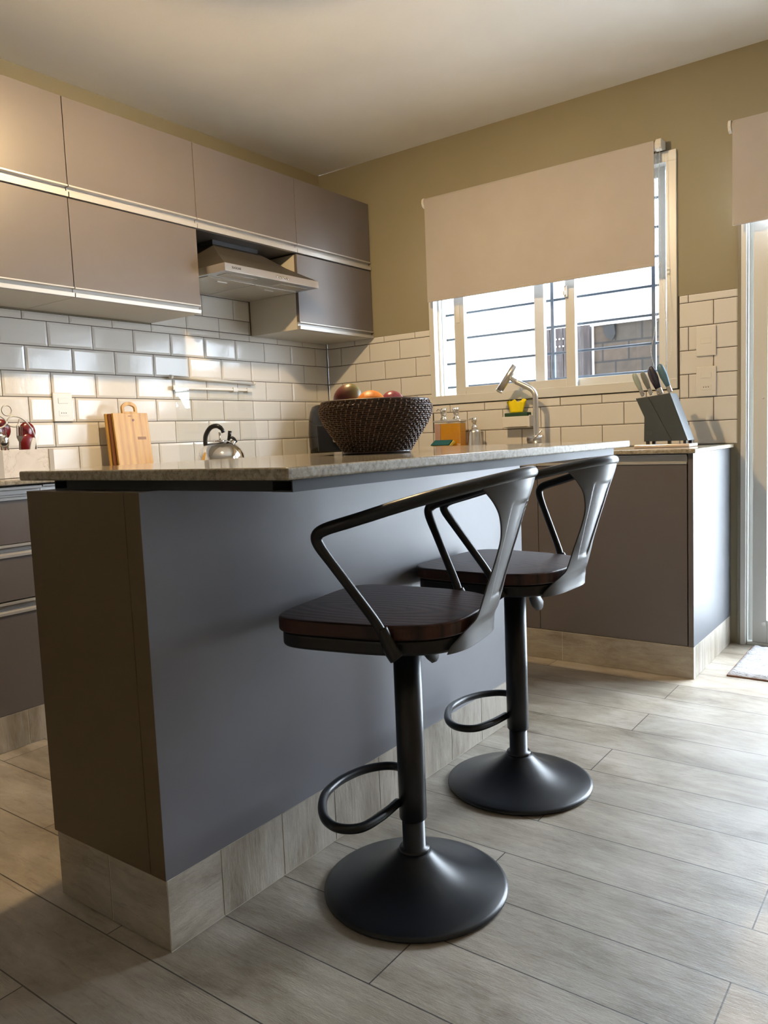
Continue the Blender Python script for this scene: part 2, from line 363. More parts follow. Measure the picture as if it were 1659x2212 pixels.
bm = bmesh.new(); lathe(bm, [(0.004, -0.003), (0.004, 0.0), (0.0, 0.0)], (0, 0, 0), 14); bmesh.ops.rotate(bm, verts=bm.verts, matrix=Matrix.Rotation(R(90), 3, 'X')); off(bm, (2.296, 0.010, 1.033)); obj('door_screw', bm, 'steel', lf)
bm = bmesh.new(); tube(bm, [(2.302, 0.012, 0.095), (2.302, 0.006, 0.095)], 0.008, 16); obj('roller_screw', bm, 'steel', lf)
struct(bxo('trim_5', (2.2005, 2.212, -0.003, 0.006, 0, DZ1), mat('olive_jamb_strip', (0.20, 0.18, 0.14), 0.6)), 'narrow dark strip beside the door frame')

# ------------------------------------------------------------------ outside
M['concrete'] = paint('pale_concrete', (0.86, 0.85, 0.83)); M['nwall'] = paint('neighbour_render', (0.24, 0.25, 0.26)); M['whitewall'] = paint('outdoor_white_wall', (0.8, 0.8, 0.8))
struct(bxo('ground', (-14, 18, 0.17, 26, -0.2, -0.06), 'concrete'), 'pale paved yard outside')
struct(bxo('wall_neighbour', (-9, 2.3, 3.3, 3.5, -0.06, 5.0), 'nwall'), 'plain pale wall of the neighbouring house outside the window')
struct(bxo('roof', (-6, 2.05, 0.165, 1.95, 2.62, 2.72), 'nwall'), 'flat eave roof drawn out over the barbecue to shade it, outside the window')  # eave extended by design to keep the brick and window bars in shade
m = mat('outdoor_brick', (0.3, 0.2, 0.14), 0.9); br = N(m, 'ShaderNodeTexBrick'); LK(m, coords(m, (1, 1, 1), (0.05, 0.02, 0), (R(90), 0, 0)), br.inputs['Vector'])
br.inputs['Scale'].default_value = 1; br.inputs['Brick Width'].default_value = 0.16; br.inputs['Row Height'].default_value = 0.115; br.inputs['Mortar Size'].default_value = 0.006
br.inputs['Color1'].default_value = (0.065, 0.042, 0.027, 1); br.inputs['Color2'].default_value = (0.042, 0.034, 0.027, 1); br.inputs['Mortar'].default_value = (0.018, 0.016, 0.016, 1)
n = noise(m, coords(m), 12, 6, 0.7); c = mix(m, 0.7, br.outputs['Color'], ramp(m, n, [(0.3, (0.45, 0.45, 0.45)), (0.65, (1.15, 1.1, 1.05))]), 'MULTIPLY'); LK(m, c, bsdf(m).inputs['Base Color']); M['brick'] = m
m = mat('weathered_dark_timber', (0.08, 0.05, 0.04), 0.7); n = noise(m, coords(m, (30, 30, 2)), 2, 6, 0.7)
LK(m, ramp(m, n, [(0.3, (0.008, 0.008, 0.010)), (0.5, (0.028, 0.016, 0.014)), (0.7, (0.06, 0.055, 0.06))]), bsdf(m).inputs['Base Color']); M['timber'] = m
og = thing('outdoor_grill', 'brown brick barbecue with white coping outside the window', 'barbecue', (1.55, 1.2, -0.06))
def gp(name, d, mt): bm = bmesh.new(); box(bm, *d); off(bm, -og.location); return obj(name, bm, mt, og)
gp('brick_front', (1.125, 2.6, 1.2, 1.9, -0.06, 1.56), 'brick'); gp('coping', (1.11, 2.62, 1.18, 1.92, 1.56, 1.585), 'whitewall'); gp('corner_trim', (1.115, 1.125, 1.192, 1.3, -0.06, 1.56), 'whitewall')
bm = bmesh.new(); pts = [(1.185, 1.555), (1.255, 1.555), (1.262, 1.50), (1.250, 1.475), (1.238, 1.462), (1.225, 1.475), (1.205, 1.485), (1.19, 1.515)]
prism(bm, [(a, b) for a, b in pts], 'y', 1.19, 1.199); off(bm, -og.location); obj('soot_patch', bm, 'black_m', og)
tp = thing('timber_screen', 'dark weathered timber screen with two rows of holes left of the barbecue', 'screen', (0.9, 1.25, -0.06))
bm = bmesh.new()
for i in range(4): box(bm, 0.742+i*0.088, 0.826+i*0.088, 1.22, 1.26, -0.06, 1.575)
off(bm, -tp.location); obj('board', bm, 'timber', tp)
for z in (1.462, 1.508):
    for k in range(7):
        bm = bmesh.new(); x = 0.845+k*0.0245; prism(bm, [(x+0.005*math.cos(a*math.pi/5), z+0.005*math.sin(a*math.pi/5)) for a in range(10)], 'y', 1.213, 1.219)
        off(bm, -tp.location); obj('round_hole', bm, 'whitewall', tp)

# ------------------------------------------------------------------ roller blinds
def beads(bm, pts, r=0.0021, step=0.0062):
    P = smooth_path(pts, 10); acc = 0.0; last = P[0]
    for q in P[1:]:
        d = (q-last).length; acc += d
        while acc >= step:
            acc -= step
            t = q-(q-last).normalized()*acc if d > 1e-9 else q
            bmesh.ops.create_icosphere(bm, subdivisions=1, radius=r, matrix=Matrix.Translation(t))
        last = q
def blind(x0, x1, z0, z1, label, chain=None):
    t = thing('roller_blind', label, 'blind', ((x0+x1)/2, -0.05, z1))
    y = -0.062
    bm = bmesh.new(); prism(bm, [(y, z0), (y+0.0015, z0), (y+0.0015, z1-0.012), (y+0.003, z1-0.004), (y+0.012, z1), (y+0.012, z1-0.002), (y+0.003, z1-0.006), (y, z1-0.012)], 'x', x0, x1); off(bm, -t.location); obj('fabric', bm, 'blind', t)
    bm = bmesh.new(); tube(bm, [(x0-0.004, y+0.022, z1-0.021), (x1+0.004, y+0.022, z1-0.021)], 0.019, 20); off(bm, -t.location); obj('roller', bm, 'blind', t)
    bm = bmesh.new(); box(bm, x0+0.002, x1-0.002, y-0.003, y+0.005, z0, z0+0.014); off(bm, -t.location); obj('bottom_bar', bm, 'blind', t, 0.002)
    for s, xx in ((-1, x0-0.006), (1, x1+0.006)):
        bm = bmesh.new(); a, b = (xx-0.012, xx) if s < 0 else (xx, xx+0.024)
        prism(bm, [(0.0045, z1+0.002), (y+0.012, z1+0.004), (y+0.002, z1-0.004), (y-0.001, z1-0.022), (y+0.006, z1-0.038), (y+0.022, z1-0.045), (0.0045, z1-0.030)], 'x', a, b); off(bm, -t.location); obj('bracket', bm, 'plastic', t, 0.002)
    if chain:
        cx = x1+0.014
        bm = bmesh.new(); tube(bm, [(x1+0.003, y+0.022, z1-0.021), (x1+0.012, y+0.022, z1-0.021)], 0.0215, 20); off(bm, -t.location); obj('chain_wheel', bm, 'plastic', t)
        bm = bmesh.new()
        beads(bm, [(cx-0.004, y, z1-0.03), (cx-0.006, y, 1.95), (cx-0.004, y, 1.7), (cx-0.003, y, 1.61), (cx-0.002, y-0.004, 1.45), (cx-0.016, y-0.004, 1.33), (cx-0.030, y-0.004, 1.26), (cx-0.016, y-0.006, 1.185)])
        beads(bm, [(cx-0.003, y, 1.61), (cx, y-0.003, 1.5), (cx+0.004, y-0.003, 1.42), (cx-0.002, y-0.003, 1.38)])
        beads(bm, [(cx+0.010, y, z1-0.03), (cx+0.010, y, 1.9), (cx+0.014, y, 1.62), (cx+0.026, y, 1.43), (cx+0.052, y, 1.31), (cx+0.048, y, 1.23), (cx+0.012, y-0.004, 1.183)])
        off(bm, -t.location); obj('bead_chain', bm, 'plastic', t)
        bm = bmesh.new(); tube(bm, smooth_path([(cx-0.004, y-0.003, 1.612), (cx+0.004, y-0.005, 1.622), (cx+0.014, y-0.004, 1.618), (cx+0.012, y-0.004, 1.606), (cx+0.002, y-0.004, 1.604)]), 0.0016, 6); off(bm, -t.location); obj('chain_clip', bm, 'plastic', t)
    return t
blind(0.737, 1.884, 1.612, 2.128, 'beige roller blind half drawn over the sink window', True)
blind(2.192, 3.44, 1.720, 2.128, 'grey-beige roller blind above the glazed door, cut by the right edge')

# ------------------------------------------------------------------ cabinet profile handle
def profile(bm, x, z0, z1, y0, y1, top=True):
    """aluminium grip profile facing +x on the plane x; full width from y0 to y1. top: channel opens below the upper lip"""
    h = z1-z0
    pts = [(x-0.018, z0), (x+0.003, z0), (x+0.004, z0+h*0.42), (x-0.002, z0+h*0.45), (x-0.013, z0+h*0.47), (x-0.014, z0+h*0.84), (x-0.002, z0+h*0.86), (x+0.004, z0+h*0.87), (x+0.004, z1), (x-0.018, z1)]
    prism(bm, pts, 'y', y0, y1)
UX = 0.338
def wall_cab(y0, y1, z0, z1, hz, label, hgroup, mt='lam'):
    """z0..z1 door area above handle of height hz (handle below the door)"""
    t = thing('wall_cabinet', label, 'cabinet', (0.0, (y0+y1)/2, z0-hz), 0, hgroup)
    g = 0.0015; dz = -t.location
    bm = bmesh.new(); box(bm, 0.003, UX-0.019, y0+g, y1-g, z0-hz, z1); off(bm, dz); obj('body', bm, 'white' if z0 < 1.8 else 'lam', t)  # top-row bodies dark: shade above the hood put into the colour
    bm = bmesh.new(); box(bm, UX-0.018, UX, y0+g, y1-g, z0, z1); off(bm, dz); obj('door', bm, mt, t, 0.0008)
    d = [c for c in bpy.data.objects if c.parent == t][-1]
    bm = bmesh.new(); profile(bm, UX, z0-hz, z0-0.001, y0+g+0.0006, y1-g-0.0006); off(bm, dz); obj('door_handle', bm, 'alu', d)
    return t
G1 = 'upper row of wall cabinets'; G2 = 'lower row of wall cabinets'
ys = [0.0, -0.5916, -1.2111, -1.8033, -2.41]
labs = ['taupe top-row wall cabinet in the corner beside the window wall', 'taupe top-row wall cabinet directly above the range hood',
        'taupe top-row wall cabinet left of the one above the hood', 'taupe top-row wall cabinet cut by the left edge']
for i in range(4): wall_cab(ys[i+1], ys[i]-(0.001 if i == 0 else 0), 1.886, 2.192, 0.043, labs[i], G1)
wall_cab(-0.5985, -0.001, 1.515, 1.836, 0.036, 'taupe lower wall cabinet right of the range hood', G2)
wall_cab(-1.8075, -1.216, 1.525, 1.838, 0.036, 'taupe lower wall cabinet left of the hood, warmly lit', G2)
wall_cab(-2.41, -1.8075, 1.525, 1.838, 0.036, 'taupe lower wall cabinet cut by the left edge', G2)

# ------------------------------------------------------------------ range hood
hd = thing('range_hood', 'stainless steel range hood with a dark chimney between the wall cabinets', 'range hood', (0.0, -0.895, 1.65))
hy0, hy1, hx, hz0, hz1 = -1.193, -0.602, 0.474, 1.652, 1.685
bm = bmesh.new(); box(bm, 0.006, hx, hy0, hy1, hz0, hz1); off(bm, -hd.location); rim = obj('rim', bm, 'steel', hd, 0.0015)
bm = bmesh.new()
A = [(0.006, hy0+0.003, hz1), (hx-0.004, hy0+0.003, hz1), (hx-0.004, hy1-0.003, hz1), (0.006, hy1-0.003, hz1)]; B = [(0.006, -1.05, 1.822), (0.25, -1.05, 1.822), (0.25, -0.76, 1.822), (0.006, -0.76, 1.822)]
Mid = [tuple(a*0.45+b*0.55-(0.008 if k == 2 else 0) for k, (a, b) in enumerate(zip(p, q))) for p, q in zip(A, B)]
L = [[bm.verts.new(p) for p in ring] for ring in (A, Mid, B)]
for a, b in zip(L, L[1:]):
    for i in range(4): bm.faces.new((a[i], a[(i+1) % 4], b[(i+1) % 4], b[i]))
bm.faces.new(L[2]); off(bm, -hd.location); obj('canopy', bm, mat('hood_canopy_steel', (0.075, 0.068, 0.058), 0.45, 0.4), hd)
bm = bmesh.new(); box(bm, 0.01, 0.245, -1.045, -0.765, 1.822, 1.8425); off(bm, -hd.location); obj('duct', bm, 'steel_dark', hd)
bm = bmesh.new(); box(bm, 0.03, hx-0.13, hy0+0.02, -0.90, hz0-0.003, hz0-0.0002); off(bm, -hd.location); obj('filter', bm, 'filter', hd, 0.001)
bm = bmesh.new(); box(bm, 0.03, hx-0.13, -0.894, hy1-0.02, hz0-0.003, hz0-0.0002); off(bm, -hd.location); obj('filter', bm, 'filter', hd, 0.001)
for y in (-1.06, -0.73):
    bm = bmesh.new(); box(bm, hx-0.10, hx-0.04, y-0.09, y+0.09, hz0-0.002, hz0-0.0002); off(bm, -hd.location); obj('lamp_cover', bm, 'filter', hd, 0.001)
for y in (-1.05, -0.76):
    bm = bmesh.new(); box(bm, 0.285, 0.30, y-0.03, y+0.03, hz0-0.006, hz0-0.003); off(bm, -hd.location); obj('filter_latch', bm, 'steel', hd, 0.001)
for k in range(5):
    y = -0.887+0.0175*k; bm = bmesh.new(); lathe(bm, [(0.0055, 0), (0.0055, 0.003), (0.004, 0.006), (0, 0.006)], n=14); bmesh.ops.rotate(bm, verts=bm.verts, matrix=Matrix.Rotation(R(90), 3, 'Y')); off(bm, Vector((hx, y, 1.667))-hd.location); obj('button', bm, 'chrome', hd)
def text(name, s, size, loc, rot, mt, parent=None, ext=0.0004):
    cu = bpy.data.curves.new(name, 'FONT'); cu.body = s; cu.size = size; cu.extrude = ext; cu.align_x = 'CENTER'; cu.align_y = 'CENTER'
    o = bpy.data.objects.new(name, cu); COL.objects.link(o); o.data.materials.append(M[mt]); o.location = loc; o.rotation_euler = rot
    bpy.context.view_layer.update(); me = bpy.data.meshes.new_from_object(o); bpy.data.objects.remove(o)
    p = bpy.data.objects.new(name, me); COL.objects.link(p); p.location = loc; p.rotation_euler = rot
    if parent: p.parent = parent; p.location = Vector(loc)-parent.location
    return p
lg = text('logo', 'SUGGAR', 0.0135, (hx+0.0004, -1.128, 1.669), (R(90), 0, R(90)), 'black_m', hd)

# ------------------------------------------------------------------ base cabinets
CX = 0.554; CY = -0.576
def plinth_y(name, x, ya, yb, z1, parent, ref, mt=('plinth_v', 'grout_w'), pitch=0.174, first=None, th=0.008, sgn=1):
    """tiles on a face looking toward +x at plane x, from ya to yb"""
    bm = bmesh.new(); box(bm, x-0.02 if sgn > 0 else x, x-0.0012, ya, yb, 0.0005, z1, 1)
    y = yb
    cuts = []
    y = ya+(first if first else pitch)
    cuts = [ya]
    while y < yb-0.01: cuts.append(y); y += pitch
    cuts.append(yb)
    for a, b in zip(cuts, cuts[1:]): box(bm, x-th, x, a+0.0014, b-0.0014, 0.002, z1-0.0012, 0)
    off(bm, -ref); return obj(name, bm, list(mt), parent)
def plinth_x(name, y, xa, xb, z1, parent, ref, cutl, mt=('plinth_h', 'grout_w'), th=0.008, gap=0.0009):
    bm = bmesh.new(); box(bm, xa, xb, y+0.0012, y+0.02, 0.0005, z1, 1)
    c = [xa]+[q for q in cutl if xa < q < xb]+[xb]
    for a, b in zip(c, c[1:]): box(bm, a+gap, b-gap, y, y+th, 0.002, z1-0.0012, 0)
    off(bm, -ref); return obj(name, bm, list(mt), parent)
# units along the cabinet wall
def drawer_unit(y0, y1, label):
    t = thing('drawer_cabinet', label, 'cabinet', (0.0, (y0+y1)/2, 0)); L = t.location
    bm = bmesh.new(); box(bm, 0.004, CX-0.019, y0+0.001, y1-0.001, 0.116, 0.830); off(bm, -L); obj('body', bm, 'lam', t)
    for a, b, hz in ((0.651, 0.787, 0.043), (0.473, 0.609, 0.042), (0.116, 0.429, 0.042)):
        bm = bmesh.new(); box(bm, CX-0.018, CX, y0+0.002, y1-0.002, a, b); off(bm, -L); d = obj('drawer_front', bm, 'lam', t, 0.0008)
        bm = bmesh.new(); z0, z1 = b+0.0005, b+hz-0.002
        pts = [(CX-0.018, z0), (CX+0.004, z0), (CX+0.004, z0+0.008), (CX-0.004, z0+0.011), (CX-0.004, z0+0.014), (CX-0.010, z0+0.017), (CX-0.010, z1-0.010), (CX+0.004, z1-0.008), (CX+0.004, z1), (CX-0.018, z1)]
        prism(bm, pts, 'y', y0+0.002, y1-0.002); off(bm, -L); obj('drawer_handle', bm, 'alu', d)
    plinth_y('plinth', CX, y0, y1, 0.1145, t, L, first=0.10)
    return t
drawer_unit(-3.2, -2.12, 'taupe drawer cabinet with aluminium grips cut by the left edge')
def door_unit(y0, y1, label):
    t = thing('base_cabinet', label, 'cabinet', (0.0, (y0+y1)/2, 0)); L = t.location
    bm = bmesh.new(); box(bm, 0.004, CX-0.019, y0+0.001, y1-0.001, 0.116, 0.830); off(bm, -L); obj('body', bm, 'lam', t)
    ym = (y0+y1)/2
    for a, b in ((y0, ym), (ym, y1)):
        bm = bmesh.new(); box(bm, CX-0.018, CX, a+0.002, b-0.002, 0.116, 0.787); off(bm, -L); d = obj('door', bm, 'lam', t, 0.0008)
        bm = bmesh.new(); profile(bm, CX, 0.788, 0.829, a+0.002, b-0.002); off(bm, -L); obj('door_handle', bm, 'alu', d)
    plinth_y('plinth', CX, y0, y1, 0.1145, t, L)
door_unit(-2.12, -1.25, 'taupe base cabinet hidden behind the island, left of the cooktop')
door_unit(-1.25, -0.60, 'taupe base cabinet under the glass cooktop')
# window-wall run
t = thing('sink_cabinet', 'long taupe sink cabinet with a pale scuffed end panel under the window', 'cabinet', (1.4, 0, 0)); L = t.location; sink = t
BX = 2.1742
bm = bmesh.new(); box(bm, 0.02, BX-0.019, CY+0.019, -0.004, 0.121, 0.831); off(bm, -L); obj('body', bm, 'lam', t)
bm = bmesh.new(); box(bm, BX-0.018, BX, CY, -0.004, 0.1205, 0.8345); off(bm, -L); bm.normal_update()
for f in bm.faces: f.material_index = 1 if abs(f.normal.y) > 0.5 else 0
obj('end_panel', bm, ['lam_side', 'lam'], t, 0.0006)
cuts = [0.60, 1.086, 1.565, 2.153]
for a, b in zip(cuts, cuts[1:]):
    bm = bmesh.new(); box(bm, a+0.0012, b-0.0012, CY, CY+0.018, 0.1225, 0.795); off(bm, -L); d = obj('door', bm, 'lam', t, 0.0008)
    bm = bmesh.new(); pts = [(CY+0.018, 0.796), (CY-0.003, 0.796), (CY-0.003, 0.802), (CY+0.006, 0.804), (CY+0.006, 0.824), (CY-0.003, 0.826), (CY-0.003, 0.831), (CY+0.018, 0.831)]
    prism(bm, [(p[0], p[1]) for p in pts], 'x', a+0.0012, b-0.0012); off(bm, -L); obj('door_handle', bm, 'alu', d)
plinth_x('plinth', CY, 0.57, BX, 0.1201, t, L, [1.10, 1.66])
plinth_y('plinth', BX, CY+0.02, -0.004, 0.1201, t, L, first=0.10, pitch=0.19)
# counter: one L-shaped slab
bm = bmesh.new(); CT0, CT1 = 0.8346, HC
pts = [(0.0015, -3.2), (0.585, -3.2), (0.585, -0.596), (2.187, -0.596), (2.187, -0.0015), (0.0015, -0.0015)]
prism(bm, pts, 'z', CT0, CT1)
def edge_mat(bm):
    bm.normal_update()
    for f in bm.faces: f.material_index = 0 if abs(f.normal.z) > 0.5 else 1
edge_mat(bm)
tag(obj('countertop', bm, ['granite', 'granite_edge'], None, 0.004, 3), 'L-shaped beige granite countertop along the tiled walls', 'countertop')

# ------------------------------------------------------------------ island
IX0, IX1, IY0, IY1, IT = 1.4257, 1.7874, -2.6559, -1.1786, 0.8567
isl = thing('kitchen_island', 'grey laminate kitchen island with wood-tile plinth and steel top frame', 'island', (1.6, -1.9, 0)); L = isl.location
bm = bmesh.new(); box(bm, IX0, IX1-0.001, IY0+0.019, IY1, 0.1398, IT); off(bm, -L); obj('body', bm, 'lam_isl', isl)
bm = bmesh.new(); box(bm, IX0-0.004, 1.7425, IY0, IY0+0.018, 0.1398, IT); off(bm, -L); tag(obj('end_panel', bm, 'lam_end', isl, 0.0006), 'olive-brown end panel')
bm = bmesh.new(); box(bm, 1.7440, IX1, IY0, IY0+0.018, 0.1398, IT); off(bm, -L); obj('corner_strip', bm, 'lam_end', isl, 0.0006)
bm = bmesh.new(); box(bm, IX1-0.0008, IX1+0.0004, IY0+0.0004, IY1, 0.1402, IT); off(bm, -L); obj('side_panel', bm, 'lam_isl', isl)
plinth_x('plinth', IY0+0.001, IX0+0.004, IX1, 0.1396, isl, L, [1.609], gap=0.0018)
bm = bmesh.new(); box(bm, IX1-0.02, IX1-0.0008, IY0+0.01, IY1-0.002, 0.0005, 0.1392, 1)
cutp = [IY0+0.001, -2.524]+[-2.35+0.1745*k for k in range(7)]+[IY1-0.002]
for i, (a, b) in enumerate(zip(cutp, cutp[1:])): box(bm, IX1-0.008, IX1+0.0006, a+0.0014, b-0.0014, 0.0025, 0.1386, 2 if i == 0 else 0)
off(bm, -L); obj('plinth', bm, ['plinth_v', 'grout_w', 'plinth_h'], isl)
# steel frame of rectangular tube
FX0, FX1, FY0, FY1, FZ1 = 1.4549, 2.1145, -2.6133, -1.2152, 0.8762
bm = bmesh.new(); w_ = 0.045; th = 0.0022
def open_tube_y(bm, x0, x1, y0, y1, z0, z1):
    o_ = [(x0, z0), (x1, z0), (x1, z1), (x0, z1)]; i_ = [(x0+th, z0+th), (x1-th, z0+th), (x1-th, z1-th), (x0+th, z1-th)]
    R_ = [[bm.verts.new((p[0], y, p[1])) for p in q] for y in (y0, y1) for q in (o_, i_)]
    a, ai, b, bi = R_
    for k in range(4):
        j = (k+1) % 4
        bm.faces.new((a[k], a[j], b[j], b[k])); bm.faces.new((ai[j], ai[k], bi[k], bi[j])); bm.faces.new((a[j], a[k], ai[k], ai[j])); bm.faces.new((b[k], b[j], bi[j], bi[k]))
z0f = IT+0.0004
open_tube_y(bm, FX1-w_, FX1, FY0, FY1, z0f, FZ1); open_tube_y(bm, FX0, FX0+w_, FY0+0.0005, FY1, z0f, FZ1)
box(bm, FX0+w_, FX1-w_, FY0+0.0006, FY0+w_, z0f+0.0003, FZ1-0.0003); box(bm, FX0+w_, FX1-w_, FY1-w_, FY1-0.0005, z0f+0.0003, FZ1-0.0003); box(bm, FX0+w_, FX1-w_, -1.93, -1.90, z0f+0.0003, FZ1-0.0003)
off(bm, -L); obj('support_frame', bm, 'frame_m', isl)
bm = bmesh.new(); box(bm, 1.36, 2.1252, -2.6354, -1.1007, FZ1+0.0002, 0.8963)
edge_mat(bm); tag(obj('island_countertop', bm, ['granite', 'granite_edge'], None, 0.004, 3), 'beige granite slab overhanging the grey kitchen island', 'countertop')

# ------------------------------------------------------------------ stools
def seat_outline(grow=0.0, n=72):
    xf, xr, hf, hr = -0.2150-grow, 0.158+grow, 0.187+grow, 0.176+grow
    P = []
    for k in range(n):
        a = 2*math.pi*k/n; c, s = math.cos(a), math.sin(a)
        e = 0.40 if c < 0 else 0.72; es = 0.40 if c < 0 else 0.55
        u = math.copysign(abs(c)**e, c); wv_ = math.copysign(abs(s)**es, s)
        xm = -0.06
        x = xm+u*(xr-xm) if u > 0 else xm+u*(xm-xf)
        hw = hf+(hr-hf)*(x-xf)/(xr-xf); P.append((x, wv_*hw))
    return P
def rail_u(y):
    t = min(1.0, abs(y)/0.2404)**(1/1.374); return max(0.0, 1-t*t)**0.365
def rail_x(y): return -0.0368+0.3035*rail_u(y)
def rail_pts():
    L_ = []
    for k in range(61):
        a = -math.pi/2+math.pi*k/60; y = math.copysign(abs(math.sin(a))**1.374, math.sin(a))*0.2404; u = abs(math.cos(a))**0.73
        L_.append((-0.0368+0.3035*u, y, 0.7656+0.0972*u**0.7345))
    return L_
_PO = sorted((abs(q[1]), q[0]) for q in seat_outline(-0.003, 800) if q[0] > -0.02 and q[1] >= 0)
def pan_x(y):
    y = abs(y)
    for (a, xa), (b, xb) in zip(_PO, _PO[1:]):
        if a <= y <= b: return xa+(xb-xa)*(y-a)/max(1e-9, b-a)
    return _PO[0][1] if y < _PO[0][0] else _PO[-1][1]
def make_stool():
    t = thing('bar_stool', '', 'stool')
    prof = [(0.0, 0.003), (0.1885, 0.003), (0.1907, 0.006), (0.1905, 0.010), (0.183, 0.0135), (0.165, 0.018), (0.140, 0.0245), (0.112, 0.033), (0.085, 0.045), (0.064, 0.058), (0.048, 0.070), (0.038, 0.079), (0.033, 0.084), (0.0, 0.084)]
    bm = bmesh.new(); lathe(bm, prof, n=96); obj('base', bm, 'stool', t)
    bm = bmesh.new(); lathe(bm, [(0.0, 0.082), (0.0305, 0.082), (0.0325, 0.0865), (0.0305, 0.091), (0.0235, 0.0915), (0.0235, 0.175), (0.0, 0.175)], n=40); obj('lower_column', bm, 'stool', t)
    bm = bmesh.new(); lathe(bm, [(0.0, 0.152), (0.0265, 0.152), (0.0285, 0.155), (0.0285, 0.52), (0.0, 0.52)], n=40); obj('upper_column', bm, 'stool', t)
    hp = [(-0.026, 0.018), (-0.030, 0.08), (-0.046, 0.138), (-0.085, 0.156), (-0.125, 0.138), (-0.160, 0.095), (-0.184, 0.045)]
    path = [(a, -b, 0.187) for a, b in hp]+[(-0.190, 0, 0.187)]+[(a, b, 0.187) for a, b in [(-0.186, 0.045), (-0.168, 0.096), (-0.135, 0.132), (-0.100, 0.140), (-0.068, 0.114), (-0.046, 0.075), (-0.026, 0.018)]]
    bm = bmesh.new(); tube(bm, smooth_path(path, 6), 0.0095, 12); obj('footrest', bm, 'stool', t)
    # metal pan under the seat
    zs0, zs1 = 0.571, 0.5995
    bm = bmesh.new(); P = seat_outline(-0.006)
    prism(bm, P, 'z', 0.541, 0.570); obj('seat_pan', bm, 'stool', t, 0.006, 3)
    bm = bmesh.new(); box(bm, -0.07, 0.07, -0.045, 0.045, 0.519, 0.5415); obj('swivel_plate', bm, 'stool', t, 0.004)
    bm = bmesh.new(); prism(bm, seat_outline(), 'z', zs0, zs1); s = obj('seat', bm, 'seat', t, 0.005, 3)
    # rail with arms in one tube
    arm = [(0.052, -0.1825, 0.556), (0.046, -0.1845, 0.590), (-0.060, -0.2485, 0.774)]
    rp_ = rail_pts()[3:-3]; mir = [(a, -b, c) for a, b, c in arm[::-1]]
    ctrl = [Vector(p) for p in arm]+[Vector(p) for p in rp_]+[Vector(p) for p in mir]
    pts = []
    for a, b in zip(ctrl, ctrl[1:]):
        n_ = max(1, int((b-a).length/0.006)); pts += [a.lerp(b, k/n_) for k in range(n_)]
    pts.append(ctrl[-1])
    for _ in range(26): pts = [pts[0]]+[(pts[i-1]+pts[i]*2+pts[i+1])/4 for i in range(1, len(pts)-1)]+[pts[-1]]
    rr = [0.0090+0.0022*min(1, max(0, (p.z-0.72)/0.06)) for p in pts]
    bm = bmesh.new(); tube(bm, pts, rr, 14); obj('arm_rail', bm, 'stool', t)
    for sg in (-1, 1):
        bm = bmesh.new(); tube(bm, smooth_path([(0.043, sg*0.187, 0.598), (0.052, sg*0.187, 0.578), (0.060, sg*0.185, 0.558), (0.068, sg*0.182, 0.545)]), [0.010, 0.0102, 0.0104, 0.0106, 0.0108, 0.011, 0.0112, 0.0115, 0.012, 0.0125, 0.013, 0.0132, 0.0134, 0.0136, 0.0138, 0.014, 0.0142, 0.0142, 0.0142][:19], 12); obj('arm_foot', bm, 'stool', t)
    # pressed back splat
    prof = [(0.541, 0.161, 0.120), (0.556, 0.162, 0.112), (0.572, 0.165, 0.092), (0.584, 0.171, 0.074), (0.60, 0.181, 0.061), (0.64, 0.197, 0.056), (0.68, 0.210, 0.051), (0.72, 0.223, 0.050), (0.75, 0.233, 0.055), (0.785, 0.244, 0.073), (0.81, 0.253, 0.096), (0.832, 0.261, 0.122), (0.852, 0.2665, 0.145)]
    dense = smooth_path([(z, x, w_) for z, x, w_ in prof], 8); nu = 48
    bm = bmesh.new(); front, back = [], []
    for q in dense:
        z, xc, hw = q
        ra, rb = [], []
        for k in range(nu+1):
            y = -hw+2*hw*k/nu
            f = min(1, max(0, (z-0.565)/0.09))
            dx_top = -1.65*abs(y)**1.786; dx_bot = pan_x(y)-pan_x(0)
            x = xc+dx_bot*(1-f)+dx_top*f
            # pressed panel
            zz = (z-0.625)/(0.812-0.625); pw = (0.026+0.022*max(0, zz)) ; ind = 0.0
            if 0 < zz < 1:
                e1 = min(1, (pw-abs(y))/0.0035) if abs(y) < pw else 0; e2 = min(1, min(zz, 1-zz)/0.035); ind = 0.0036*max(0, e1)*max(0, e2)
            ra.append(bm.verts.new((x+0.001-ind, y, z))); rb.append(bm.verts.new((x-0.001-ind, y, z)))
        front.append(ra); back.append(rb)
    for G in (front, back):
        for a, b in zip(G, G[1:]):
            for k in range(nu): fc = bm.faces.new((a[k], a[k+1], b[k+1], b[k])); fc.smooth = True
    for i in range(len(front)-1):
        for k in (0, nu): bm.faces.new((front[i][k], front[i+1][k], back[i+1][k], back[i][k]))
    for i in (0, len(front)-1):
        for k in range(nu): bm.faces.new((front[i][k], front[i][k+1], back[i][k+1], back[i][k]))
    sp = obj('backrest', bm, 'stool_g', t); tag(sp, 'grey pressed steel backrest')
    # lever
    bm = bmesh.new(); tube(bm, [(0.0, 0.03, 0.530), (0.004, 0.070, 0.518), (0.005, 0.090, 0.495)], 0.0035, 8); lv = obj('height_lever', bm, 'chrome', t)
    bm = bmesh.new(); tube(bm, [(0.004, 0.084, 0.512), (0.005, 0.094, 0.494), (0.006, 0.108, 0.477), (0.007, 0.128, 0.461), (0.007, 0.136, 0.454)], [0.010, 0.019, 0.022, 0.019, 0.012], 8)
    for v in bm.verts: v.co.x *= 0.6
    obj('lever_grip', bm, 'black_m', lv)
    return t
s1 = make_stool(); s1.location = (2.0515, -2.2345, 0); s1.rotation_euler.z = 0.1625
tag(s1, 'nearer black bar stool with dark wood seat and curved steel arms', group='bar stools at the island')
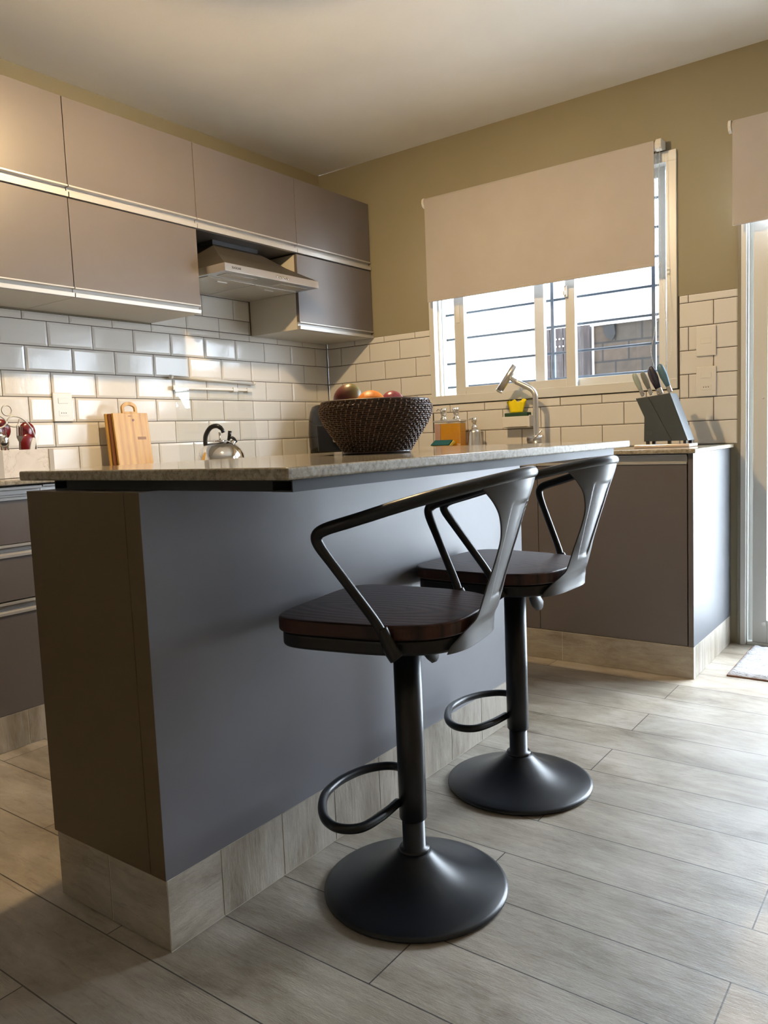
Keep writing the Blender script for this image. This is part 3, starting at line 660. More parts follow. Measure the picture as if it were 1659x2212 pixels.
s2 = copy_tree(s1); s2.location = (2.0150, -1.6825, 0); s2.rotation_euler.z = -0.038
tag(s2, 'farther black bar stool, overlapped by the nearer stool\'s backrest, below the knife block', group='bar stools at the island')
s1.name = 'bar_stool'

# ------------------------------------------------------------------ fruit basket on the island
IZ = 0.8965
bk = thing('fruit_basket', 'dark brown wicker basket of fruit on the island slab', 'basket', (1.745, -1.896, IZ)); bz = IZ
m = mat('dark_rattan', (0.05, 0.025, 0.018), 0.45); n = noise(m, coords(m), 60, 4)
LK(m, ramp(m, n, [(0.3, (0.018, 0.009, 0.008)), (0.7, (0.060, 0.030, 0.022))]), bsdf(m).inputs['Base Color']); M['rattan'] = m
m = mat('rattan_stakes', (0.17, 0.10, 0.055), 0.5); M['rattan2'] = m
def bowl_r(z):     # profile: height -> radius
    pts = [(0.0, 0.083), (0.008, 0.085), (0.02, 0.092), (0.05, 0.113), (0.075, 0.129), (0.095, 0.138), (0.107, 0.1405), (0.118, 0.139), (0.128, 0.134)]
    for (a, ra), (b, rb) in zip(pts, pts[1:]):
        if a <= z <= b: return ra+(rb-ra)*(z-a)/(b-a)
    return pts[-1][1]
bm = bmesh.new(); nr = 25; ns = 62
for i in range(nr):    # woven rings, waving in and out around the stakes
    z = 0.010+i*0.0049; r0 = bowl_r(z); P = []
    for k in range(ns*4):
        a = 2*math.pi*k/(ns*4); ph = math.cos(a*ns/2*2+(math.pi if i % 2 else 0))
        rr = r0+0.0013*ph; P.append((rr*math.cos(a), rr*math.sin(a), z))
    tube(bm, P, 0.00285, 5, closed=True)
obj('weave', bm, 'rattan', bk)
bm = bmesh.new()
for k in range(ns):
    P = []
    for i in range(nr*2+2):
        z = 0.006+i*0.00245; a = 2*math.pi*(k/ns)+0.35*(z/0.128); rr = bowl_r(min(z, 0.128))+0.0022+0.0016*math.sin(math.pi*i+0.0)*0+0.0019*(1 if ((i//2+k) % 2) else -1.3)
        P.append((rr*math.cos(a), rr*math.sin(a), z))
    tube(bm, P, 0.0016, 4)
obj('stakes', bm, 'rattan2', bk)
bm = bmesh.new()
prof_in = [(0.0, 0.004), (0.078, 0.004), (0.088, 0.02), (0.108, 0.05), (0.132, 0.095), (0.130, 0.125), (0.133, 0.130), (0.137, 0.128), (0.135, 0.095), (0.111, 0.05), (0.090, 0.02), (0.082, 0.002), (0.0, 0.002)]
lathe(bm, prof_in, n=64); obj('bowl_lining', bm, 'rattan', bk)
bm = bmesh.new(); tube(bm, [(0.083*math.cos(a*math.pi/32), 0.083*math.sin(a*math.pi/32), 0.0045) for a in range(64)], 0.0043, 8, closed=True); obj('foot_ring', bm, 'rattan', bk)
bm = bmesh.new(); tube(bm, [(0.1345*math.cos(a*math.pi/32), 0.1345*math.sin(a*math.pi/32), 0.1305) for a in range(64)], 0.0035, 8, closed=True); obj('rim', bm, 'rattan', bk)
vd = Vector((0.809, 0.585, 0)); vf = Vector((-0.59, 0.80, 0))      # directions across and away in the basket
bc = Vector((1.745, -1.896, IZ))
def at(u, f, z): return bc+vd*u+vf*f+Vector((0, 0, z))
# mango
m = mat('mango_skin', (0.3, 0.1, 0.04), 0.38); tc = N(m, 'ShaderNodeTexCoord'); dt = N(m, 'ShaderNodeVectorMath', operation='DOT_PRODUCT'); LK(m, tc.outputs['Object'], dt.inputs[0]); dt.inputs[1].default_value = (11, 7, 11)
n = noise(m, tc.outputs['Object'], 45, 5); f = N(m, 'ShaderNodeMath', operation='MULTIPLY_ADD'); LK(m, n, f.inputs[0]); f.inputs[1].default_value = 0.5; LK(m, dt.outputs['Value'], f.inputs[2])
LK(m, ramp(m, f.outputs[0], [(0.25, (0.10, 0.012, 0.009)), (0.50, (0.13, 0.045, 0.016)), (0.72, (0.15, 0.13, 0.04))]), bsdf(m).inputs['Base Color']); M['mango'] = m
bm = bmesh.new(); ball(bm, (0, 0, 0), 0.0365, (1.05, 0.95, 1.12), 28)
for v in bm.verts: v.co.x += 0.010*max(0, v.co.z/0.03)**2*0.4
o = obj('mango', bm, 'mango'); o.location = at(-0.070, 0.01, 0.1385); tag(o, 'red and green mango rising highest from the fruit basket', 'fruit')
m = mat('orange_peel', (0.62, 0.19, 0.008), 0.42); bump(m, noise(m, coords(m), 420, 2), 0.5, 0.001); M['orange'] = m
og_ = thing('orange', 'bright orange in the middle of the fruit basket', 'fruit', at(-0.010, -0.045, 0.121))
bm = bmesh.new(); ball(bm, (0, 0, 0), 0.0375, (1, 1, 0.96), 28); obj('peel', bm, 'orange', og_)
d = (Vector((2.9434, -3.5025, 0.9356))-og_.location).normalized(); d = (d-vd*0.62+Vector((0, 0, 0.18))).normalized()
bm = bmesh.new(); lathe(bm, [(0.0035, -0.0012), (0.0032, 0.0005), (0.002, 0.0012), (0, 0.0012)], n=10); bmesh.ops.rotate(bm, verts=bm.verts, matrix=Vector((0, 0, 1)).rotation_difference(d).to_matrix()); off(bm, d*0.0368); obj('stem_button', bm, mat('stem_brown', (0.08, 0.06, 0.02), 0.8), og_)
m = mat('plum_skin', (0.20, 0.018, 0.04), 0.30); n = noise(m, coords(m), 160, 3); LK(m, ramp(m, n, [(0.4, (0.17, 0.012, 0.032)), (0.75, (0.30, 0.06, 0.07))]), bsdf(m).inputs['Base Color']); M['plum'] = m
bm = bmesh.new(); ball(bm, (0, 0, 0), 0.030, (1, 1, 1.0), 24); o = obj('red_apple', bm, 'plum'); o.location = at(0.044, 0.0, 0.1265); tag(o, 'dark red apple at the right inside the fruit basket', 'fruit')
bm = bmesh.new(); ball(bm, (0, 0, 0), 0.024, (1.2, 1, 0.8), 20); o = obj('potato', bm, mat('potato_skin', (0.38, 0.26, 0.12), 0.7)); o.location = at(0.086, 0.02, 0.112); tag(o, 'small beige potato barely showing over the basket rim', 'potato')
bm = bmesh.new(); ball(bm, (0, 0, 0), 0.036, (1, 1, 0.9), 20); o = obj('orange', bm, 'orange'); o.location = at(-0.005, 0.045, 0.075); tag(o, 'orange hidden low in the fruit basket', 'fruit')
bm = bmesh.new(); ball(bm, (0, 0, 0), 0.034, (1, 1, 0.9), 20); o = obj('red_apple', bm, 'plum'); o.location = at(-0.04, -0.01, 0.058); tag(o, 'red apple hidden at the bottom of the fruit basket', 'fruit')

# ------------------------------------------------------------------ things on the cabinet-wall counter
ck = thing('cooktop', 'dark glass cooktop on the granite counter under the range hood', 'cooktop', (0.30, -0.90, HC))
bm = bmesh.new(); box(bm, -0.24, 0.24, -0.29, 0.29, 0.0003, 0.006); obj('glass_plate', bm, mat('pale_reflective_glass', (0.10, 0.09, 0.08), 0.03), ck, 0.002)
for a, b, r in ((-0.1, -0.15, 0.075), (0.11, -0.15, 0.06), (-0.1, 0.15, 0.06), (0.11, 0.15, 0.085)):
    bm = bmesh.new(); lathe(bm, [(r-0.003, 0.006), (r, 0.0064), (r, 0.006)], (a, b, 0), 40); obj('burner_ring', bm, 'steel_dark', ck)
# kettle
kt = thing('kettle', 'stainless steel dome kettle with a black arched handle on the cooktop', 'kettle', (0.315, -1.134, 0.8576)); kt.scale = (1.14, 1.14, 1.14)
bm = bmesh.new()
lathe(bm, [(0, 0), (0.0885, 0.0), (0.0905, 0.004), (0.0905, 0.009), (0.087, 0.028), (0.078, 0.047), (0.062, 0.064), (0.042, 0.0755), (0.022, 0.080), (0, 0.081)], n=56); obj('body', bm, 'chrome', kt)
bm = bmesh.new(); lathe(bm, [(0, 0.079), (0.021, 0.0795), (0.021, 0.083), (0.004, 0.085), (0.0042, 0.112), (0.007, 0.114), (0, 0.115)], n=20); obj('lid', bm, 'chrome', kt)
hv = Vector((0.72, 0.69, 0)).normalized()   # across the picture
def kp(u, z): return hv*u+Vector((0, 0, z))
bm = bmesh.new(); tube(bm, smooth_path([kp(-0.052, 0.050), kp(-0.056, 0.075), kp(-0.052, 0.105), kp(-0.034, 0.132), kp(-0.010, 0.139), kp(0.008, 0.128), kp(0.015, 0.112)], 6), [0.0085]*10+[0.009]*20+[0.0075]*7, 10)
h_ = obj('handle', bm, 'black', kt)
bm = bmesh.new(); tube(bm, [kp(-0.052, 0.060), kp(-0.050, 0.040)], 0.006, 8); obj('handle_mount', bm, 'chrome', kt)
bm = bmesh.new(); tube(bm, [kp(0.038, 0.062), kp(0.056, 0.080)], [0.012, 0.009], 14); sp_ = obj('spout', bm, 'chrome', kt)
bm = bmesh.new(); tube(bm, smooth_path([kp(0.030, 0.082), kp(0.040, 0.093), kp(0.053, 0.088), kp(0.062, 0.072)]), 0.0055, 8); tube(bm, [kp(0.034, 0.086), kp(0.040, 0.118)], [0.006, 0.0075], 8); obj('spout_lever', bm, 'black', sp_)
# glass splash cover
sc = thing('splash_guard', 'clear splash screen with a white top rail behind the cooktop', 'splash guard', (0.02, -0.88, HC))
def sco(name, bm, mt, bv=0): off(bm, -sc.location); return obj(name, bm, mt, sc, bv)
bm = bmesh.new(); tube(bm, [(0.018, -1.135, 1.252), (0.018, -0.622, 1.238)], 0.0065, 12); sco('top_rail', bm, 'plastic')
for y, z in ((-1.139, 1.252), (-0.618, 1.238)):
    bm = bmesh.new(); tube(bm, [(0.018, y-0.006, z), (0.018, y+0.006, z)], 0.010, 12); sco('rail_cap', bm, 'plastic')
bm = bmesh.new(); box(bm, 0.014, 0.019, -1.132, -0.63, 1.198, 1.209); sco('hinge_bar', bm, 'plastic', 0.001)
for a, b in ((-1.132, -1.10), (-0.665, -0.63), (-0.76, -0.73)):
    bm = bmesh.new(); box(bm, 0.013, 0.021, a, b, 1.193, 1.214); sco('hinge_clip', bm, 'plastic', 0.001)
bm = bmesh.new(); prism(bm, [(-1.128, 1.205), (-0.640, 1.200), (-0.607, HC+0.004), (-1.122, HC+0.004)], 'x', 0.022, 0.025); sco('clear_sheet', bm, 'cover_glass')
# cutting boards
m = mat('bamboo', (0.5, 0.28, 0.09), 0.4); v = coords(m, (1, 46, 1)); st = noise(m, v, 1.0, 1, 0.3); fn = noise(m, coords(m, (60, 60, 5)), 3, 5)
c = ramp(m, st, [(0.35, (0.42, 0.215, 0.045)), (0.5, (0.56, 0.32, 0.075)), (0.65, (0.62, 0.38, 0.10))]); c = mix(m, 0.45, c, ramp(m, fn, [(0.35, (0.72, 0.62, 0.5)), (0.6, (1, 1, 1))]), 'MULTIPLY')
LK(m, c, bsdf(m).inputs['Base Color']); M['bamboo'] = m
M['bamboo_d'] = mat('dark_bamboo', (0.20, 0.075, 0.03), 0.45)
def board_outline(h):
    a, b, hh = -0.0865, 0.0865, h
    P = [(a, 0), (b, 0), (b, hh), (0.040, hh)]
    for k in range(7): t_ = k/6*math.pi/2; P.append((0.020+0.020*math.cos(t_), hh+0.030+0.014*math.sin(t_)))
    for k in range(7): t_ = math.pi/2+k/6*math.pi/2; P.append((-0.020+0.020*math.cos(t_), hh+0.030+0.014*math.sin(t_)))
    P += [(-0.040, hh), (a, hh)]; return P
def cutting_board(x, y, lean, mt, label, handle=True, rz=0.0, h=0.232):
    t = thing('cutting_board', label, 'cutting board', (x, y, HC+0.0005), rz, 'stack of cutting boards against the tiles'); t.rotation_euler = (0, -lean, rz)
    bm = bmesh.new()
    if handle:
        # body below and a handle loop above, slot left open
        box(bm, -0.006, 0.006, -0.0865, 0.0865, 0, h)
        def arc(r1, r2, zc, n=10):
            return [(r1*math.cos(k/n*math.pi), zc+r2*math.sin(k/n*math.pi)) for k in range(n+1)]
        outer = [(0.038, h)]+arc(0.038, 0.026, h+0.022)+[(-0.038, h)]; inner = [(0.026, h+0.006)]+arc(0.026, 0.013, h+0.020)+[(-0.026, h+0.006)]
        Vf = [[bm.verts.new((xx, p[0], p[1])) for p in q] for xx in (-0.006, 0.006) for q in (outer, inner)]
        of, inf, ob, inb = Vf; n_ = len(outer)
        for k in range(n_-1):
            bm.faces.new((of[k], of[k+1], inf[k+1], inf[k])); bm.faces.new((ob[k+1], ob[k], inb[k], inb[k+1])); bm.faces.new((of[k+1], of[k], ob[k], ob[k+1])); bm.faces.new((inf[k], inf[k+1], inb[k+1], inb[k]))
        bm.faces.new((of[0], inf[0], inb[0], ob[0])); bm.faces.new((inf[-1], of[-1], ob[-1], inb[-1]))
        box(bm, -0.0059, 0.0059, -0.0379, 0.0379, h-0.001, h+0.0065)
    else: box(bm, -0.005, 0.005, -0.0865, 0.0865, 0, h-0.002)
    obj('board', bm, mt, t, 0.0015)
    return t
b1 = cutting_board(0.112, -1.430, 0.10, 'bamboo', 'light bamboo cutting board with handle, front of the stack')
bm = bmesh.new(); tube(bm, [(0.0062, 0.01, 0.202), (0.0072, 0.01, 0.202)], 0.0055, 16); obj('hanging_hole', bm, 'bamboo_d', b1)
bm = bmesh.new(); box(bm, 0.0062, 0.0066, -0.012, 0.004, 0.217, 0.221); M['burn'] = mat('burn_mark', (0.25, 0.12, 0.04), 0.5); obj('burnt_mark', bm, 'burn', b1); bm = bmesh.new(); box(bm, 0.0062, 0.0066, 0.022, 0.065, 0.118, 0.130); obj('burnt_mark', bm, 'burn', b1)
cutting_board(0.094, -1.440, 0.085, 'bamboo_d', 'dark brown cutting board, middle of the stack', False)
cutting_board(0.078, -1.447, 0.07, 'bamboo', 'rearmost bamboo cutting board of the stack', False)
# cutlery caddy
CBX, CBY = 0.36, -2.092
m = mat('whitewashed_wood', (0.60, 0.56, 0.50), 0.6); n = noise(m, coords(m, (5, 5, 9)), 1.6, 5, 0.6, 0.8)
LK(m, ramp(m, n, [(0.40, (0.66, 0.62, 0.57)), (0.492, (0.62, 0.58, 0.53)), (0.50, (0.44, 0.41, 0.37)), (0.508, (0.63, 0.59, 0.54)), (0.7, (0.70, 0.67, 0.62))]), bsdf(m).inputs['Base Color']); M['washed'] = m
M['washed_d'] = mat('grey_washed_post', (0.40, 0.37, 0.33), 0.65)
cd = thing('cutlery_caddy', 'whitewashed wooden cutlery box with scrolled wire arch at the left edge', 'caddy', (CBX, CBY, HC+0.0005))
cdw = 0.098; cdd = 0.06; cdh = 0.093
for a, b in ((-1, -1), (-1, 1), (1, -1), (1, 1)):
    bm = bmesh.new(); box(bm, a*cdd-0.009, a*cdd+0.009, b*(cdw-0.009)-0.009, b*(cdw-0.009)+0.009, 0, cdh); obj('corner_post', bm, 'washed_d', cd, 0.001)
bm = bmesh.new(); box(bm, cdd-0.002, cdd+0.006, -cdw+0.018, cdw-0.018, 0.001, cdh-0.0005); box(bm, -cdd-0.006, -cdd+0.002, -cdw+0.018, cdw-0.018, 0.001, cdh-0.0005)
box(bm, -cdd+0.009, cdd-0.009, -cdw+0.002, -cdw+0.008, 0.001, cdh-0.0005); box(bm, -cdd+0.009, cdd-0.009, cdw-0.008, cdw-0.002, 0.001, cdh-0.0005); box(bm, -cdd+0.002, cdd-0.002, -cdw+0.008, cdw-0.008, 0.001, 0.008)
obj('box', bm, 'washed', cd)
bm = bmesh.new(); W = lambda u, z: (0.0, u*1.12-0.010, z)
tube(bm, smooth_path([W(0.078, 0.088), W(0.074, 0.14), W(0.060, 0.175), W(0.036, 0.200), W(0.010, 0.207), W(-0.004, 0.198), W(-0.010, 0.184), W(0.0, 0.174), W(0.016, 0.172), W(0.026, 0.182), W(0.030, 0.196)]), 0.0026, 8)
tube(bm, smooth_path([W(-0.078, 0.088), W(-0.074, 0.14), W(-0.064, 0.175), W(-0.050, 0.200), W(-0.032, 0.207), W(-0.018, 0.198), W(-0.012, 0.184), W(-0.022, 0.172), W(-0.036, 0.168), W(-0.046, 0.178), W(-0.050, 0.192)]), 0.0026, 8)
obj('wire_arch', bm, mat('cream_wire', (0.55, 0.53, 0.48), 0.35, 0.4), cd)
bm = bmesh.new(); tube(bm, [(0.0, -0.018+0.017*math.cos(a*math.pi/12), 0.226+0.017*math.sin(a*math.pi/12)) for a in range(24)], 0.0026, 8, closed=True); obj('wire_ring', bm, mat('cream_wire_2', (0.55, 0.53, 0.48), 0.35, 0.4), cd)
def utensil(kind, u, d, ztop, lean, label, mt, cat, group):
    t = thing({'fork': 'fork', 'spoon': 'spoon', 'knife': 'table_knife', 'server': 'serving_spoon', 'spatula': 'spatula'}[kind], label, cat, (CBX+d, CBY+u, HC+0.0095), 0, group); t.rotation_euler = (lean, 0, 0)
    Ltop = ztop
    bm = bmesh.new()
    if kind == 'fork':
        prism(bm, [(-0.0035, 0.0), (0.0035, 0.0), (0.003, Ltop-0.055), (-0.003, Ltop-0.055)], 'x', -0.001, 0.001)
        prism(bm, [(-0.003, Ltop-0.056), (0.003, Ltop-0.056), (0.0105, Ltop-0.040), (0.0105, Ltop-0.034), (-0.0105, Ltop-0.034), (-0.0105, Ltop-0.040)], 'x', -0.001, 0.001)
        obj('handle', bm, mt, t)
        bm = bmesh.new()
        for k in range(4): c_ = -0.0090+0.006*k; box(bm, -0.001, 0.001, c_-0.0014, c_+0.0014, Ltop-0.035, Ltop)
        obj('tines', bm, mt, t)
    elif kind == 'spoon':
        prism(bm, [(-0.0035, 0), (0.0035, 0), (0.0025, Ltop-0.04), (-0.0025, Ltop-0.04)], 'x', -0.001, 0.001); obj('handle', bm, mt, t)
        bm = bmesh.new(); ball(bm, (0, 0, Ltop-0.022), 0.022, (0.22, 0.72, 1.0), 16); obj('spoon_bowl', bm, mt, t)
    elif kind == 'knife':
        prism(bm, [(-0.008, 0), (0.008, 0), (0.0095, Ltop-0.02), (0.006, Ltop-0.004), (0.0, Ltop), (-0.006, Ltop-0.004), (-0.009, Ltop-0.02)], 'x', -0.003, 0.003); obj('handle', bm, mt, t, 0.002)
    else:
        tube(bm, [(0, 0, 0), (0, 0, Ltop-0.06)], 0.005, 8); obj('handle', bm, mt, t)
        bm = bmesh.new(); ball(bm, (0, 0, Ltop-0.036), 0.036, (0.35 if kind == 'server' else 0.2, 0.86, 1.0), 20); obj('head', bm, mt, t)
    return t
M['red_sil'] = mat('dark_red_silicone', (0.14, 0.008, 0.010), 0.22); M['pearl'] = mat('pearl_handle', (0.62, 0.60, 0.55), 0.3)
CG = 'cutlery in the whitewashed box'
utensil('server', 0.047, -0.028, 0.180, R(-6), 'large dark red serving spoon leaning right in the cutlery box', 'red_sil', 'spoon', CG)
utensil('spatula', 0.034, -0.008, 0.140, R(-10), 'small dark red utensil head lowest at the right of the cutlery box', 'red_sil', 'utensil', CG)
utensil('server', -0.012, -0.034, 0.190, R(4), 'dark red serving spoon behind the upright fork', 'red_sil', 'spoon', CG)
utensil('spatula', -0.044, -0.018, 0.178, R(3), 'dark red spatula at the left edge behind the spoons', 'red_sil', 'spatula', CG)
utensil('fork', 0.006, 0.012, 0.165, R(-3), 'upright steel fork in the centre of the cutlery box', 'chrome', 'fork', CG)
utensil('fork', -0.014, 0.020, 0.150, R(14), 'steel fork leaning left beside the upright fork', 'chrome', 'fork', CG)
utensil('spoon', -0.044, 0.018, 0.150, R(8), 'steel spoon at the left of the cutlery box', 'chrome', 'spoon', CG)
utensil('spoon', -0.060, 0.030, 0.135, R(-4), 'short steel spoon nearest the left edge', 'chrome', 'spoon', CG)
utensil('knife', 0.040, 0.020, 0.116, R(-6), 'pearl-handled knife at the right of the cutlery box', 'pearl', 'knife', CG)
utensil('knife', 0.022, 0.030, 0.128, R(-14), 'pearl-handled knife leaning right in front of the fork', 'pearl', 'knife', CG)
# wall plates
def plate(name, plane, a, z, label, sock, cat):
    t = thing(name, label, cat, (0.001, a, z) if plane == 'x' else (a, -0.001, z)); wv_, hh = (0.043, 0.058) if plane == 'x' else (0.040, 0.062)
    rot = R(90) if plane == 'x' else 0.0; t.rotation_euler.z = rot
    bm = bmesh.new(); box(bm, -wv_, wv_, -0.0075, 0.0, -hh, hh); obj('plate', bm, 'plastic', t, 0.003)
    if sock:
        bm = bmesh.new(); box(bm, -0.021, 0.021, -0.0095, -0.007, 0.014, 0.036); k_ = obj('rocker', bm, 'plastic', t, 0.001)
        bm = bmesh.new(); box(bm, -0.021, 0.021, -0.0085, -0.007, -0.036, -0.014); obj('socket', bm, 'plastic', t, 0.001)
        for k in (-0.0095, 0, 0.0095):
            bm = bmesh.new(); tube(bm, [(k, -0.0083, -0.024), (k, -0.0088, -0.024)], 0.0021, 10); obj('pin_hole', bm, 'black_m', t)
    else:
        bm = bmesh.new(); box(bm, -0.021, 0.021, -0.0090, -0.007, -0.011, 0.011); obj('rocker', bm, 'plastic', t, 0.001)
    return t
plate('power_outlet', 'x', -1.684, 1.111, 'white outlet plate with rocker on the cabinet-wall tiles', True, 'outlet')
plate('light_switch', 'y', 2.078, 1.284, 'white single rocker switch plate right of the window', False, 'switch')
plate('power_outlet', 'y', 2.078, 1.116, 'white outlet plate below the rocker switch, right of the window', True, 'outlet')
# air fryer
fx, fy = 0.215, -0.215
af = thing('air_fryer', 'black rounded air fryer in the corner behind the fruit basket', 'air fryer', (fx, fy, HC+0.0003), R(42))
bm = bmesh.new(); prof = [(0, 0), (0.118, 0), (0.125, 0.006), (0.129, 0.05), (0.131, 0.12), (0.127, 0.185), (0.119, 0.235), (0.108, 0.262), (0.092, 0.271), (0, 0.273)]
lathe(bm, prof, n=56)
for v in bm.verts: v.co.x *= 1.12
obj('housing', bm, 'black', af)
bm = bmesh.new(); lathe(bm, [(0.030, 0.271), (0.030, 0.282), (0.026, 0.287), (0, 0.288)], (-0.02, -0.02, 0), 24); obj('timer_knob', bm, 'black', af)
bm = bmesh.new(); prism(bm, [(-0.100, 0.02), (0.100, 0.02), (0.105, 0.165), (-0.105, 0.165)], 'y', -0.142, -0.10); dw = obj('drawer', bm, 'black', af, 0.008)
bm = bmesh.new(); box(bm, -0.022, 0.022, -0.20, -0.135, 0.07, 0.10); obj('drawer_handle', bm, 'steel', dw, 0.006)

# ------------------------------------------------------------------ sink side
# double dispenser
dp = thing('soap_dispenser', 'clear double dispenser with orange and pink soap and two chrome pumps', 'dispenser', (0.87, -0.10, HC+0.0003))
M['acry'] = glass('clear_acrylic', (0.95, 0.95, 0.93))
def soap(name, col):
    m = mat(name, col, 0.25); b = bsdf(m); b.inputs['Transmission Weight'].default_value = 0.5; b.inputs['IOR'].default_value = 1.33; return m
bm = bmesh.new(); box(bm, -0.078, 0.078, -0.032, 0.032, 0.0, 0.148); obj('acrylic_body', bm, 'acry', dp, 0.003)
bm = bmesh.new(); box(bm, -0.040, 0.0745, -0.028, 0.028, 0.003, 0.140); obj('orange_soap', bm, soap('orange_liquid', (0.85, 0.42, 0.01)), dp, 0.002)
bm = bmesh.new(); box(bm, -0.0745, -0.0415, -0.028, 0.028, 0.003, 0.055); obj('pink_soap', bm, soap('pink_liquid', (0.85, 0.12, 0.10)), dp, 0.002)
bm = bmesh.new(); box(bm, -0.0745, -0.0415, -0.028, 0.028, 0.0553, 0.140); obj('empty_chamber', bm, soap('pale_pink_plastic', (0.70, 0.45, 0.36)), dp, 0.002)
bm = bmesh.new(); box(bm, -0.079, 0.079, -0.033, 0.033, 0.148, 0.158); obj('cap_plate', bm, 'steel', dp, 0.003)
for x in (-0.036, 0.038):
    bm = bmesh.new(); lathe(bm, [(0.018, 0.158), (0.018, 0.168), (0.012, 0.172), (0.012, 0.186), (0.0155, 0.188), (0.0155, 0.214), (0.012, 0.219), (0, 0.219)], (x, 0, 0), 24)
    if x < 0: tube(bm, [(x, 0, 0.212), (x-0.030, -0.006, 0.213), (x-0.036, -0.007, 0.207)], 0.004, 8)
    else: tube(bm, [(x, 0, 0.212), (x-0.006, -0.030, 0.210)], 0.004, 8)
    obj('pump', bm, 'chrome', dp)
bm = bmesh.new(); prism(bm, [(-0.033, 0.012), (-0.090, 0.014), (-0.090, 0.0175), (-0.033, 0.020)], 'x', -0.074, 0.04); obj('sponge_shelf', bm, 'acry', dp)
M['teal'] = mat('teal_scourer', (0.015, 0.11, 0.13), 0.9); M['yel'] = mat('yellow_foam', (0.75, 0.55, 0.10), 0.9); M['green'] = mat('green_scourer', (0.025, 0.07, 0.035), 0.95)
sg = thing('sponge', 'teal and yellow scouring sponge tilted in front of the double dispenser', 'sponge', (0.852, -0.160, HC+0.029)); sg.rotation_euler = (R(-30), 0, R(-4))
bm = bmesh.new(); prism(bm, [(-0.060, 0.0), (0.052, 0.0), (0.066, 0.028), (-0.040, 0.028)], 'y', -0.014, -0.006); obj('scouring_side', bm, 'teal', sg, 0.001)
bm = bmesh.new(); prism(bm, [(-0.058, 0.0), (0.054, 0.0), (0.072, 0.029), (-0.038, 0.029)], 'y', -0.006, 0.012); obj('foam_side', bm, 'yel', sg, 0.002)
# steel pump bottle
sd = thing('soap_dispenser', 'tapered brushed steel soap pump standing right of the double dispenser', 'dispenser', (1.010, -0.10, HC+0.0003))
bm = bmesh.new(); lathe(bm, [(0, 0), (0.0375, 0), (0.039, 0.004), (0.0375, 0.03), (0.031, 0.092), (0.029, 0.104), (0.013, 0.106), (0.0, 0.107)], n=40); obj('bottle', bm, 'steel', sd)
bm = bmesh.new(); lathe(bm, [(0.0145, 0.106), (0.0145, 0.120), (0.010, 0.122), (0.008, 0.138), (0.0125, 0.140), (0.0125, 0.163), (0, 0.165)], n=24); tube(bm, [(0, 0, 0.159), (-0.022, -0.010, 0.158), (-0.024, -0.011, 0.152)], 0.0035, 8); obj('pump', bm, 'chrome', sd)
# wall sponge holder
hl = thing('sponge_holder', 'white sponge holder stuck to the tiles behind the tap', 'holder', (1.218, -0.002, 0.985))
bm = bmesh.new()
pts_o = [(-0.072, -0.001), (0.072, -0.001), (0.072, -0.045), (0.062, -0.062), (-0.062, -0.062), (-0.072, -0.045)]
box(bm, -0.072, 0.072, -0.006, 0.0, -0.03, 0.032); prism(bm, pts_o, 'z', -0.028, -0.022)
box(bm, -0.072, 0.072, -0.062, -0.058, -0.028, 0.026); box(bm, -0.072, -0.068, -0.060, -0.003, -0.028, 0.026); box(bm, 0.068, 0.072, -0.060, -0.003, -0.028, 0.03)
obj('tray', bm, 'plastic', hl, 0.0015)
sg2 = thing('sponge', 'dark green scouring sponge lying flat in the wall holder', 'sponge', (1.214, -0.034, 0.991))
bm = bmesh.new(); box(bm, -0.060, 0.062, -0.024, 0.024, 0.004, 0.038); obj('scouring_pad', bm, 'green', sg2, 0.004)
bm = bmesh.new(); box(bm, -0.060, 0.062, -0.024, 0.024, -0.026, 0.0035); obj('foam', bm, 'yel', sg2, 0.004)
bm = bmesh.new()
m = mat('bright_yellow_cloth', (0.80, 0.62, 0.0), 0.8); M['ycloth'] = m
# crumpled cloth: a folded pleated sheet
rows = 9; cols = 26; V = []
for i in range(rows):
    row = []
    for j in range(cols):
        a = 2*math.pi*j/cols; hh = i/(rows-1); rr = 0.021+0.005*math.sin(5*a+2*hh)*hh+0.0035*math.sin(9*a+1.3)*hh
        top = 0.056+0.005*math.sin(3*a+0.8)+0.006*math.sin(7*a)+0.003*math.sin(13*a)
        row.append(bm.verts.new((rr*1.9*math.cos(a)*(0.86+0.14*hh), rr*0.8*math.sin(a), hh*top)))
    V.append(row)
for i in range(rows-1):
    for j in range(cols): fc = bm.faces.new((V[i][j], V[i][(j+1) % cols], V[i+1][(j+1) % cols], V[i+1][j])); fc.smooth = True
bm.faces.new(V[0][::-1]); cvt = bm.verts.new((0, 0, 0.030))
for j in range(cols): bm.faces.new((V[-1][j], V[-1][(j+1) % cols], cvt))
o = obj('cleaning_cloth', bm, m); o.location = (1.208, -0.034, 1.0295); tag(o, 'crumpled bright yellow cleaning cloth on the green sponge', 'cloth')
